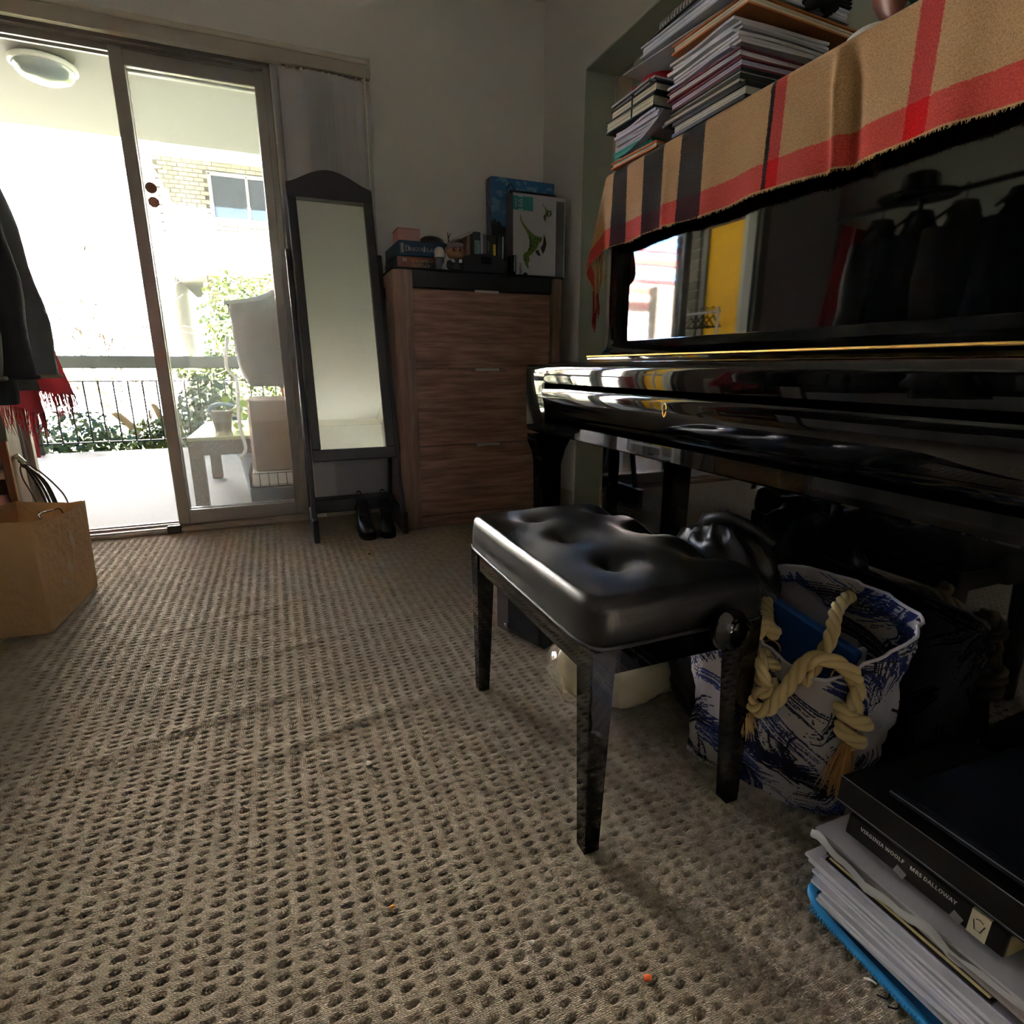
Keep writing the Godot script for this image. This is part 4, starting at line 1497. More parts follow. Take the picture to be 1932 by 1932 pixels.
func cabinet_things():
	var ty = 1.237
	# two board game boxes
	var g1 = thing("board_game_box", "dark red and black board game box under the blue one on the cabinet", "box", Vector3(0.7, ty, -2.93), "board game boxes on the cabinet")
	var q = MB.new()
	q.box(Vector3(0.695, ty + 0.028, -2.94), Vector3(0.225, 0.056, 0.3), Basis(), 0.004)
	put("body", q, mat(rgb(48, 44, 56), 0.28), g1)
	var lab = Image.create_empty(256, 72, false, Image.FORMAT_RGB8)
	lab.fill(rgb(36, 38, 54))
	var lz = noise(0.05, 6, 2)
	for y in 72:
		for x in 256:
			var k = lz.get_noise_2d(x, y * 2.0)
			var c = rgb(150, 96, 84).lerp(rgb(40, 40, 56), smoothstep(90, 170, x + k * 60))
			if y < 26 and x > 60: c = c.lerp(rgb(176, 88, 44), clampf(0.5 + k, 0, 0.8))
			lab.set_pixel(x, y, c)
	q = MB.new()
	plate(q, 0.585, 0.805, ty + 0.002, ty + 0.054, -2.7895)
	put("front_print", q, textured(lab, 0.35), g1)
	letters("lettering", "M", 0.017, Basis(), Vector3(0.618, ty + 0.04, -2.789), rgb(214, 208, 200), g1, "Droid Serif", true)
	q = MB.new()
	for row in 2:
		for i in 8:
			var bx = 0.652 + row * 0.004 + i * 0.0105
			var by = ty + 0.037 - row * 0.019
			q.box(Vector3(bx, by, -2.7892), Vector3(0.0022, 0.014, 0.0005), Basis(Vector3(0, 0, 1), 0.35 if (i + row) % 3 == 0 else 0.0))
			if (i + row) % 2 == 0: q.box(Vector3(bx + 0.004, by + 0.005 - 0.005 * (i % 3), -2.7892), Vector3(0.006, 0.002, 0.0005))
	put("gold_print", q, mat(rgb(206, 186, 138), 0.4), g1)
	var g2 = thing("board_game_box", "blue board game box lettered in white on top of the dark red one", "box", Vector3(0.7, ty + 0.057, -2.93), "board game boxes on the cabinet")
	q = MB.new()
	q.box(Vector3(0.7, ty + 0.09, -2.94), Vector3(0.222, 0.066, 0.3), Basis(Vector3.UP, 0.02), 0.004)
	put("body", q, mat(rgb(30, 66, 98), 0.26), g2)
	for w in [["D", 0.024, 0.633], ["RAGON", 0.0165, 0.6745], ["I", 0.024, 0.7125], ["SLAND", 0.0165, 0.7485]]:
		letters("lettering", w[0], w[1], Basis(), Vector3(w[2], ty + 0.089 - (0.024 - w[1]) * 0.3, -2.787), rgb(206, 214, 220), g2, "Droid Serif")
	q = MB.new()
	q.box(Vector3(0.609, ty + 0.09, -2.7875), Vector3(0.015, 0.04, 0.001))
	put("emblem", q, mat(rgb(150, 160, 166), 0.4), g2)
	var pb = thing("pink_box", "small pale pink carton on top of the blue board game box", "box", Vector3(0.655, ty + 0.124, -2.93))
	q = MB.new()
	q.box(Vector3(0.657, ty + 0.154, -2.91), Vector3(0.105, 0.062, 0.12), Basis(), 0.003)
	put("body", q, mat(rgb(206, 152, 150), 0.55), pb)
	q = MB.new()
	q.box(Vector3(0.657, ty + 0.186, -2.91), Vector3(0.108, 0.002, 0.123), Basis(), 0.0008)
	put("lid_flap", q, mat(rgb(170, 104, 104), 0.6), pb)
	var hb = thing("hairbrush", "black bristle hairbrush lying bristles up on the blue board game box", "brush", Vector3(0.76, ty + 0.124, -2.85))
	q = MB.new()
	q.ball(Vector3(0.765, ty + 0.132, -2.85), Vector3(0.06, 0.008, 0.022), 16)
	q.tube([Vector3(0.82, ty + 0.132, -2.85), Vector3(0.86, ty + 0.131, -2.9)], 0.007, 8)
	put("handle", q, mat(rgb(34, 30, 32), 0.4), hb)
	q = MB.new()
	for i in 26:
		for j in 5:
			var u = (i - 12.5) / 13.0
			var x = 0.765 + u * 0.055
			var z = -2.85 + (j - 2) * 0.007
			q.box(Vector3(x, ty + 0.137 + 0.011 * sqrt(maxf(0.0, 1.0 - u * u)), z), Vector3(0.0012, 0.004 + 0.022 * sqrt(maxf(0.0, 1.0 - u * u)), 0.0012))
	var br = put("bristles", q, mat(rgb(28, 24, 26), 0.5), hb)
	br.set_meta("kind", "stuff")
	# small white-capped bottle
	var bo = thing("small_bottle", "small clear bottle with a domed white cap in front of the game boxes", "bottle", Vector3(0.777, ty, -2.765))
	q = MB.new()
	q.lathe(Vector3(0.777, ty, -2.765), [Vector2(0.001, 0), Vector2(0.021, 0), Vector2(0.022, 0.004), Vector2(0.022, 0.05), Vector2(0.019, 0.054), Vector2(0.001, 0.054)], 20)
	put("body", q, mat(rgb(96, 100, 116), 0.15), bo)
	q = MB.new()
	q.lathe(Vector3(0.777, ty, -2.765), [Vector2(0.024, 0.054), Vector2(0.0245, 0.07), Vector2(0.023, 0.084), Vector2(0.017, 0.095), Vector2(0.009, 0.1), Vector2(0.001, 0.101)], 20)
	put("cap", q, mat(rgb(214, 210, 204), 0.35), bo)
	q = MB.new()
	q.prism(PackedVector2Array([Vector2(0, 0), Vector2(0.022, 0), Vector2(0.012, 0.03), Vector2(0.004, 0.018)]), Vector3(0.781, ty + 0.004, -2.7425), Vector3(1, 0, 0), Vector3(0, 1, 0), Vector3(0, 0, 0.001))
	put("label_print", q, mat(rgb(190, 196, 206), 0.5), bo)
	figurine(Vector3(0.855, ty, -2.77))
	# little row of boxes and cassettes standing behind the black case
	var k = 0
	for s in [[0.936, 0.014, 0.098, rgb(150, 112, 92), "thin tan case leaning at the left end of the row behind the black case"], [0.952, 0.014, 0.104, rgb(38, 36, 42), "thin dark case second in the row behind the black case"], [0.9795, 0.036, 0.107, rgb(46, 44, 62), "dark case with a pale teal label in the row behind the black case"], [1.0045, 0.01, 0.104, rgb(190, 194, 206), "thin white case right of the one with the teal label"], [1.019, 0.016, 0.103, rgb(112, 104, 104), "greyish case left of the black lettered case on the cabinet"], [1.041, 0.026, 0.102, rgb(44, 42, 42), "black case lettered down its spine behind the black docking case"], [1.0665, 0.022, 0.1, rgb(52, 46, 40), "dark case with a yellow label at the right end of the row"]]:
		var c = thing("media_case", s[4], "case", Vector3(s[0], ty, -2.86), "small cases standing in a row on the cabinet")
		q = MB.new()
		q.box(Vector3(s[0], ty + s[2] * 0.89, -2.87), Vector3(s[1], s[2] * 1.78, 0.12), Basis(), 0.002)
		put("body", q, mat(s[3], 0.35), c)
		q = MB.new()
		if k == 2:
			plate(q, 0.9655, 0.9935, ty + 0.03, ty + 0.152, -2.8094)
			put("label", q, mat(rgb(132, 176, 180), 0.5), c)
			letters("lettering", "Love", 0.014, Basis(Vector3(0, -1, 0), Vector3(1, 0, 0), Vector3(0, 0, 1)), Vector3(0.975, ty + 0.12, -2.809), rgb(36, 60, 66), c, "Droid Serif")
		elif k == 5:
			letters("lettering", "JAPAN", 0.011, Basis(Vector3(0, -1, 0), Vector3(1, 0, 0), Vector3(0, 0, 1)), Vector3(1.038, ty + 0.13, -2.809), rgb(170, 164, 150), c)
		elif k == 6:
			plate(q, 1.062, 1.0755, ty + 0.03, ty + 0.14, -2.8094)
			put("label", q, mat(rgb(226, 196, 60), 0.4), c)
		k += 1
	var bp = thing("book", "thin book lying aslant across the top of the small cases", "book", Vector3(0.93, ty + 0.16, -2.92))
	q = MB.new()
	q.box(Vector3(0.908, ty + 0.165, -2.88), Vector3(0.1, 0.012, 0.14), Basis(Vector3(0, 0, 1), 0.42), 0.002)
	put("cover", q, mat(rgb(150, 148, 140), 0.6), bp)
	q = MB.new()
	q.box(Vector3(0.91, ty + 0.165, -2.877), Vector3(0.096, 0.008, 0.142), Basis(Vector3(0, 0, 1), 0.42))
	put("page_block", q, mat(rgb(196, 192, 180), 0.8), bp)
	# black case with a domed top and square window
	var ds = thing("black_case", "matt black domed case with a small square screen at the front of the cabinet top", "case", Vector3(1.0, ty, -2.75))
	q = MB.new()
	var pg = PackedVector2Array([Vector2(-0.115, 0), Vector2(0.1, 0)])
	for i in 17:
		var e = 1.0 - i / 8.0
		pg.append(Vector2(-0.0075 + e * 0.1075, 0.045 + 0.036 * sqrt(maxf(0, 1.0 - e * e * 0.9))))
	q.prism(pg, Vector3(1.0, ty, -2.79), Vector3(1, 0, 0), Vector3(0, 1, 0), Vector3(0, 0, 0.05))
	put("body", q, mat(rgb(33, 34, 40), 0.5), ds)
	q = MB.new()
	q.box(Vector3(1.0, ty + 0.052, -2.7395), Vector3(0.052, 0.032, 0.002), Basis(), 0.0008)
	put("screen", q, mat(rgb(20, 26, 26), 0.2), ds)
	# two glossy black slabs, each with a pale glinting edge
	k = 0
	for s in [[1.107, 0.05, 0.185, -2.84], [1.138, 0.028, 0.085, -2.755]]:
		var c = thing("display_stand", ["glossy black upright stand between the small cases and the dinosaur box", "short glossy black stand in front of the dinosaur box's dark side"][k], "stand", Vector3(s[0], ty, s[3]))
		q = MB.new()
		q.box(Vector3(s[0], ty + s[2] * 0.5, s[3]), Vector3(s[1], s[2], 0.05), Basis(), 0.004)
		put("body", q, mat(rgb(20, 21, 27), 0.12), c)
		q = MB.new()
		q.tube([Vector3(s[0] + s[1] * 0.1, ty + 0.01, s[3] + 0.026), Vector3(s[0] + s[1] * 0.16, ty + s[2] - 0.006, s[3] + 0.026)], 0.0028, 8)
		put("edge_strip", q, mat(rgb(170, 190, 214), 0.1, 0.6), c)
		k += 1
	# blue puzzle box at the back
	var bb = thing("puzzle_box", "large blue box with a sea picture leaning in the corner on the cabinet", "box", Vector3(1.3, ty, -3.06), "", )
	q = MB.new()
	var tb = Basis(Vector3.UP, -0.1)
	q.box(Vector3(1.315, ty + 0.255, -3.06), Vector3(0.37, 0.51, 0.07), Basis(), 0.01)
	put("body", q, mat(rgb(96, 108, 140), 0.4), bb)
	var sn = noise(0.02, 15, 4)
	var seaim = pic(256, 352, func(x, y):
		var c = rgb(52, 116, 176).lerp(rgb(110, 166, 208), y / 240.0)
		var kk = sn.get_noise_2d(x, y * 1.6)
		if kk > 0.18 and y < 120: c = c.lerp(rgb(176, 204, 222), 0.5)
		if y > 150 + 26 * sn.get_noise_2d(x * 0.8, 3.0) and x < 150: c = rgb(70, 80, 74).lerp(rgb(40, 48, 46), clampf(kk + 0.5, 0, 1))
		if y > 250: c = rgb(56, 116, 158).lerp(rgb(34, 42, 66), smoothstep(255, 300, y + kk * 30))
		return c)
	q = MB.new()
	plate(q, 1.134, 1.496 - 0.001, ty + 0.006, ty + 0.505, -3.0244)
	put("front_print", q, textured(seaim, 0.35), bb)
	var sideim = pic(64, 352, func(x, y):
		var kk = sn.get_noise_2d(x * 2.0, y * 2.0 + 300)
		return rgb(112, 116, 150).lerp(rgb(64, 62, 66), clampf(kk * 1.6 + 0.4 + (0.4 if y > 250 or y < 40 else 0.0), 0, 1)))
	q = MB.new()
	q.quad(Vector3(1.1296, ty + 0.006, -3.09), Vector3(1.1296, ty + 0.006, -3.03), Vector3(1.1296, ty + 0.505, -3.03), Vector3(1.1296, ty + 0.505, -3.09), Vector3(-1, 0, 0))
	put("side_print", q, textured(sideim, 0.4), bb)
	# framed whiteboard behind the dinosaur box
	var wbd = thing("small_whiteboard", "small whiteboard in a black frame standing between the blue and the dinosaur boxes", "whiteboard", Vector3(1.36, ty, -2.97))
	q = MB.new()
	q.box(Vector3(1.345, ty + 0.215, -2.975), Vector3(0.245, 0.42, 0.008))
	put("board", q, mat(rgb(206, 206, 210), 0.25), wbd)
	q = MB.new()
	q.box(Vector3(1.345, ty + 0.422, -2.972), Vector3(0.265, 0.03, 0.016), Basis(), 0.003)
	q.box(Vector3(1.345, ty + 0.008, -2.972), Vector3(0.265, 0.016, 0.016), Basis(), 0.003)
	for s in [-1, 1]:
		q.box(Vector3(1.345 + s * 0.128, ty + 0.21, -2.972), Vector3(0.01, 0.42, 0.016), Basis(), 0.003)
	put("frame", q, mat(rgb(30, 30, 44), 0.35), wbd)
	q = MB.new()
	q.tube(curve([Vector3(1.245, ty + 0.425, -2.96), Vector3(1.215, ty + 0.46, -2.955), Vector3(1.195, ty + 0.43, -2.955), Vector3(1.21, ty + 0.39, -2.955), Vector3(1.25, ty + 0.41, -2.955)], 6), 0.003, 6)
	put("cord", q, mat(rgb(40, 44, 60), 0.5), wbd)
	# dinosaur kit box, stood on end
	var rb = thing("dinosaur_box", "white kit box stood on end with a green dinosaur picture on it", "box", Vector3(1.31, ty, -2.85))
	q = MB.new()
	q.box(Vector3(1.312, ty + 0.192, -2.86), Vector3(0.29, 0.384, 0.09), Basis(), 0.003)
	put("body", q, mat(rgb(52, 48, 66), 0.35), rb)
	var im = Image.create_empty(300, 480, false, Image.FORMAT_RGB8)
	im.fill(rgb(206, 206, 214))
	im.fill_rect(Rect2i(0, 16, 112, 78), rgb(56, 142, 146))
	im.fill_rect(Rect2i(246, 22, 48, 458), rgb(120, 120, 126))
	im.fill_rect(Rect2i(240, 0, 4, 480), rgb(222, 222, 228))
	raptor(im, 36, 120, 2.1)
	raptor(im, 166, 40, 0.72)
	spot(im, 70, 466, 13, rgb(34, 34, 40))
	q = MB.new()
	plate(q, 1.169, 1.456, ty + 0.002, ty + 0.382, -2.8144)
	put("front_print", q, textured(im, 0.4), rb)
	var side = Basis(Vector3(0, 1, 0), Vector3(-1, 0, 0), Vector3(0, 0, 1))
	var down = Basis(Vector3(0, -1, 0), Vector3(1, 0, 0), Vector3(0, 0, 1))
	letters("lettering", "1991", 0.026, down, Vector3(1.208, ty + 0.34, -2.8138), rgb(226, 236, 238), rb)
	letters("lettering", "pieces", 0.01, down, Vector3(1.185, ty + 0.338, -2.8138), rgb(206, 226, 228), rb)
	letters("lettering", "miniblocks", 0.012, side, Vector3(1.187, ty + 0.066, -2.8138), rgb(110, 110, 120), rb)
	letters("lettering", "Raptor", 0.014, side, Vector3(1.208, ty + 0.036, -2.8138), rgb(44, 44, 52), rb, "Droid Sans", true)
	q = MB.new()
	q.quad(Vector3(1.1665, ty + 0.003, -2.903), Vector3(1.1665, ty + 0.003, -2.817), Vector3(1.1665, ty + 0.38, -2.817), Vector3(1.1665, ty + 0.38, -2.903), Vector3(-1, 0, 0))
	put("side_print", q, mat(rgb(40, 36, 54), 0.3), rb)
	letters("lettering", "anko", 0.018, Basis(Vector3(0, 1, 0), Vector3(0, 0, 1), Vector3(-1, 0, 0)).orthonormalized(), Vector3(1.1658, ty + 0.03, -2.835), rgb(200, 200, 210), rb)

func figurine(p: Vector3):
	var T = thing("figurine", "small big-headed figurine with antlers, round red glasses and a brown beard in a dark suit", "figurine", p)
	var skin = mat(rgb(196, 150, 124), 0.5)
	var fur = mat(rgb(150, 112, 84), 0.8)
	var suit = mat(rgb(36, 38, 46), 0.5)
	var q = MB.new()
	q.lathe(p, [Vector2(0.001, 0), Vector2(0.032, 0), Vector2(0.034, 0.006), Vector2(0.03, 0.03), Vector2(0.024, 0.046), Vector2(0.016, 0.054), Vector2(0.001, 0.056)], 20)
	for s in [-1, 1]:
		q.ball(p + Vector3(s * 0.034, 0.026, 0.006), Vector3(0.011, 0.021, 0.012), 10)
	put("body", q, suit, T)
	q = MB.new()
	q.prism(PackedVector2Array([Vector2(-0.026, 0.05), Vector2(-0.014, 0.05), Vector2(-0.006, 0.034), Vector2(-0.026, 0.036)]), p + Vector3(0, 0, 0.022), Vector3(1, 0, 0), Vector3(0, 1, 0), Vector3(0, 0, 0.004))
	q.prism(PackedVector2Array([Vector2(0.026, 0.05), Vector2(0.014, 0.05), Vector2(0.006, 0.034), Vector2(0.026, 0.036)]), p + Vector3(0, 0, 0.022), Vector3(1, 0, 0), Vector3(0, 1, 0), Vector3(0, 0, 0.004))
	put("collar", q, mat(rgb(200, 204, 214), 0.6), T)
	q = MB.new()
	q.ball(p + Vector3(0, 0.088, 0), Vector3(0.041, 0.036, 0.036), 22)
	var head = put("head", q, skin, T)
	q = MB.new()
	q.ball(p + Vector3(0, 0.074, 0.008), Vector3(0.041, 0.024, 0.034), 20)
	q.ball(p + Vector3(0, 0.076, 0.034), Vector3(0.018, 0.007, 0.008), 12)
	put("beard", q, fur, head)
	q = MB.new()
	q.ball(p + Vector3(0, 0.103, -0.001), Vector3(0.043, 0.024, 0.038), 20)
	put("hat", q, mat(rgb(122, 112, 124), 0.8), head)
	q = MB.new()
	q.ball(p + Vector3(0, 0.086, 0.036), Vector3(0.006, 0.005, 0.007), 10)
	for s in [-1, 1]:
		q.ball(p + Vector3(s * 0.042, 0.086, 0), Vector3(0.006, 0.01, 0.006), 8)
	put("nose", q, mat(rgb(206, 140, 118), 0.5), head)
	q = MB.new()
	for s in [-1, 1]:
		var ring = []
		for i in 21:
			var a = TAU * i / 20.0
			ring.append(p + Vector3(s * 0.0155 + 0.0115 * cos(a), 0.09 + 0.0105 * sin(a), 0.038))
		q.tube(ring, 0.0016, 6, false)
		q.tube([p + Vector3(s * 0.027, 0.091, 0.037), p + Vector3(s * 0.042, 0.091, 0.004)], 0.0014, 5)
	q.tube([p + Vector3(-0.004, 0.091, 0.0385), p + Vector3(0.004, 0.091, 0.0385)], 0.0014, 5)
	put("glasses", q, mat(rgb(130, 40, 38), 0.3), head)
	q = MB.new()
	for s in [-1, 1]:
		q.ball(p + Vector3(s * 0.0155, 0.09, 0.034), Vector3(0.005, 0.005, 0.003), 8)
	put("eye", q, mat(rgb(24, 20, 20), 0.2), head)
	for s in [-1, 1]:
		q = MB.new()
		var h = 1.0 if s < 0 else 0.55
		var b0 = p + Vector3(s * 0.022 - 0.006, 0.118, 0)
		q.tube([b0, b0 + Vector3(s * 0.004, 0.024 * h, 0), b0 + Vector3(s * 0.002 - 0.004, 0.05 * h, 0)], [0.0034, 0.003, 0.0016], 7)
		q.tube([b0 + Vector3(s * 0.004, 0.022 * h, 0), b0 + Vector3(s * 0.004 + 0.012, 0.046 * h, 0.002)], [0.0026, 0.0014], 6)
		put("antler", q, mat(rgb(74, 52, 44), 0.6), head)
		q = MB.new()
		q.ball(p + Vector3(s * 0.03, 0.117, 0.004), Vector3(0.011, 0.008, 0.006), 10)
		put("hat_ear", q, mat(rgb(190, 176, 158), 0.8), head)

# ------------------------------------------------------------------ checked scarf over the piano
func scarf():
	# cloth coordinates: along the piano (z) and down from the lid
	var camel = rgb(190, 152, 108)
	var red = rgb(188, 66, 62)
	var black = rgb(52, 47, 45)
	var fz = noise(0.45, 71, 2)
	var fz2 = noise(0.12, 72, 2)
	var zl = -1.80; var zr = -0.14
	var im = pic(1400, 300, func(x, y):
		var z = lerpf(zl, zr, x / 1400.0) + fz.get_noise_2d(x, y) * 0.0022
		var v = y / 300.0     # 0 on the lid .. 1 at the lower edge
		var c = camel
		var k = 0
		for s in [[-1.586, -1.518], [-1.438, -1.352], [-1.28, -1.199]]:
			if z > s[0] and z < s[1]: k = 1
		if z > -1.006 and z < -0.996: k = 1
		if (z > -0.996 and z < -0.968) or (z > -0.717 and z < -0.68): k = 2
		if z > -0.36 and z < -0.28: k = 1
		var band = v > 0.885 + 0.004 * fz2.get_noise_2d(x, 0)
		if k == 1: c = black if not band else rgb(66, 28, 36)
		elif k == 2: c = red if not band else rgb(206, 10, 18)
		elif band: c = rgb(204, 78, 68)
		if v > 0.993: c = camel
		return c.lightened(clampf(fz.get_noise_2d(x * 1.1, y * 1.4 + 90) * 0.16, 0.0, 0.2)).darkened(clampf(-fz.get_noise_2d(x * 1.1, y * 1.4 + 90) * 0.3 + 0.03, 0.0, 0.35)))
	var m = textured(im, 0.95, 0.1)
	m.rim_enabled = true
	m.rim = 0.35
	m.rim_tint = 0.6
	var nap = pic(256, 256, func(x, y):
		var k = 0.5 + 0.5 * fz.get_noise_2d(x * 0.8, y * 0.8)
		return Color(k, k, k))
	m.heightmap_enabled = true
	m.heightmap_texture = tex(nap)
	m.heightmap_scale = 0.12
	var T = thing("checked_scarf", "camel, black and red checked wool scarf draped along the top of the piano", "scarf", Vector3(1.05, 1.34, -0.9))
	var pos = func(u, v, lift):
		var zz = lerpf(zl, zr, u)
		# how far down the cloth: 0.27 m lie on the lid, 0.2 m hang
		var s = v * 0.475
		var x; var y
		if s < 0.255:
			x = 1.225 - s
			y = 1.351
		elif s < 0.285:
			var a = (s - 0.255) / 0.03 * PI * 0.5
			x = 0.97 + 0.012 - 0.012 - 0.012 * sin(a) + 0.012 * 0.0
			y = 1.351 - 0.014 * (1.0 - cos(a))
		else:
			x = 0.958
			y = 1.337 - (s - 0.285)
		x += 0.018
		var hang = clampf((s - 0.26) / 0.2, 0.0, 1.0)
		# a pleat near the middle and soft waves in the hanging part
		var pl = exp(-pow((zz + 0.855 - 0.02 * hang) / 0.012, 2.0)) - 0.6 * exp(-pow((zz + 0.828 - 0.02 * hang) / 0.016, 2.0))
		x -= 0.016 * pl * minf(1.0, hang * 2.5) + 0.005 * hang * sin(zz * 19.0 + 1.0) + 0.003 * hang * sin(zz * 47.0)
		var pl2 = exp(-pow((zz + 1.325) / 0.010, 2.0))
		x -= 0.008 * pl2 * hang
		var pl3 = exp(-pow((zz + 0.61) / 0.03, 2.0))
		x += 0.008 * pl3 * hang
		y += 0.003 * hang * sin(zz * 17.0)
		var z = zz
		var e = -1.60 - zz
		if e > 0.0:      # the end that falls past the piano's side
			z = -1.60 - 0.062 * (1.0 - exp(-e / 0.05))
			y -= maxf(0.0, e - 0.03) * (1.15 - 0.35 * hang) + 0.0
			x -= 0.028 * hang * minf(1.0, e / 0.1) - 0.012 * sin(e * 40.0) * hang
		return Vector3(x - lift, y, z)
	var q = MB.new()
	q.grid(330, 60, func(u, v): return pos.call(u, v, 0.0))
	put("cloth", q, m, T)
	# frayed lower edge
	q = MB.new()
	var rg = RandomNumberGenerator.new()
	rg.seed = 3
	for i in 1500:
		var u = rg.randf()
		var p = pos.call(u, 1.0, rg.randf_range(-0.002, 0.002))
		var w = 0.0007
		var d = Vector3(rg.randfn() * 0.002, -rg.randf_range(0.002, 0.005), rg.randfn() * 0.0025)
		var zz = lerpf(zl, zr, u)
		var dk = (zz > -1.586 and zz < -1.518) or (zz > -1.438 and zz < -1.352) or (zz > -1.28 and zz < -1.199)
		q.tint = Color(0.035, 0.03, 0.028) if dk else Color(0.5, 0.32, 0.16)
		q.quad(p + Vector3(0, 0.003, -w), p + Vector3(0, 0.003, w), p + d + Vector3(0, 0, w * 0.4), p + d + Vector3(0, 0, -w * 0.4), Vector3(-1, 0, 0))
	var vm = mat(Color.WHITE, 0.95, 0.0, 0.1).duplicate()
	vm.vertex_color_use_as_albedo = true
	put("frayed_edge", q, vm, T).set_meta("kind", "stuff")
	# tassels of the short end
	for i in 15:
		var v = 0.52 + i * 0.034
		var p = pos.call(0.0, minf(v, 0.995), 0.0)
		q = MB.new()
		var hue = i > 10
		for s in 3:
			var o = Vector3(rg.randfn() * 0.003, 0, rg.randfn() * 0.003)
			var ln = rg.randf_range(0.085, 0.115)
			q.tube([p + o * 0.3, p + o + Vector3(0.003, -ln * 0.4, 0.004), p + o * 1.5 + Vector3(0.004, -ln * 0.75, 0.006), p + o * 1.8 + Vector3(0.003, -ln, 0.005)], [0.0022, 0.0026, 0.0026, 0.0016], 5)
		put("tassel", q, mat(rgb(152, 44, 50) if hue else rgb(178, 140, 100), 0.95, 0.0, 0.1), T)

# ------------------------------------------------------------------ books and papers on the piano
func sheets(called, label, cat, x0, x1, z0, z1, y0, y1, n: int, tones: Array, sd: int, group = "", jitter = 0.008, turn = 0.0):
	# a pile of loose sheets: n thin uneven layers, each a part
	var rg = RandomNumberGenerator.new()
	rg.seed = sd
	var T = thing(called, label, cat, Vector3((x0 + x1) * 0.5, y0, (z0 + z1) * 0.5), group)
	var h = (y1 - y0) / n
	for i in n:
		var q = MB.new()
		var y = y0 + h * i
		var ox = rg.randf_range(-jitter, jitter); var oz = rg.randf_range(-jitter, jitter)
		var B = Basis(Vector3.UP, rg.randf_range(-0.035, 0.035) + turn)
		var cx = (x0 + x1) * 0.5 + ox; var cz = (z0 + z1) * 0.5 + oz
		var sx = x1 - x0; var sz = z1 - z0
		var ph = rg.randf() * 6.0; var am = h * 0.35
		var f = func(u, w, top):
			var l = Vector3((u - 0.5) * sx, 0, (w - 0.5) * sz)
			var yy = (h * 0.92 if top else 0.0) + am * sin(w * 7.0 + ph) * sin(u * 5.0 + ph * 0.7)
			return Vector3(cx, y + yy, cz) + B * l
		q.grid(8, 8, func(u, w): return f.call(u, w, true), Vector3(cx, y - 1.0, cz))
		q.grid(8, 8, func(u, w): return f.call(u, w, false), Vector3(cx, y + 1.0, cz))
		for e in 4:
			for k in 8:
				var a = k / 8.0; var b = (k + 1) / 8.0
				var p0; var p1
				if e == 0: p0 = Vector2(a, 0); p1 = Vector2(b, 0)
				elif e == 1: p0 = Vector2(a, 1); p1 = Vector2(b, 1)
				elif e == 2: p0 = Vector2(0, a); p1 = Vector2(0, b)
				else: p0 = Vector2(1, a); p1 = Vector2(1, b)
				var outv = B * [Vector3(0, 0, -1), Vector3(0, 0, 1), Vector3(-1, 0, 0), Vector3(1, 0, 0)][e]
				q.quad(f.call(p0.x, p0.y, false), f.call(p1.x, p1.y, false), f.call(p1.x, p1.y, true), f.call(p0.x, p0.y, true), outv)
		put("sheet", q, tones[rg.randi() % tones.size()], T)
	return T

func book(called, label, cat, x0, x1, z0, z1, y0, y1, cover: Material, pages: Material, spine := 1, group = "", turn = 0.0, tilt = 0.0, board = 0.0042):
	# spine: 1 at +x, -1 at -x, 0 none (loose folder); pages inset on the other sides
	var c = Vector3((x0 + x1) * 0.5, y0, (z0 + z1) * 0.5)
	var B = Basis(Vector3.UP, turn) * Basis(Vector3(0, 0, 1), tilt)
	var T = thing(called, label, cat, c, group, B)
	var sx = x1 - x0; var sz = z1 - z0; var h = y1 - y0
	var q = MB.new()
	q.box(Vector3(0, board * 0.5, 0), Vector3(sx, board, sz), Basis(), 0.0008)
	q.box(Vector3(0, h - board * 0.5, 0), Vector3(sx, board, sz), Basis(), 0.0008)
	if spine != 0:
		q.box(Vector3(spine * (sx * 0.5 - board * 0.5), h * 0.5, 0), Vector3(board, h, sz), Basis(), 0.0008)
	put("cover", q, cover, T)
	q = MB.new()
	var n = clampi(int(h / 0.004), 2, 7)
	var ph = (h - 2.0 * board) / n
	for i in n:
		var d = 0.0012 * ((i * 7) % 3)
		q.box(Vector3(-spine * 0.002, board + ph * (i + 0.5), 0), Vector3(sx - 0.008 - d, ph * 0.96, sz - 0.008 - d), Basis(), 0.0005)
	put("page_block", q, pages, T)
	return T

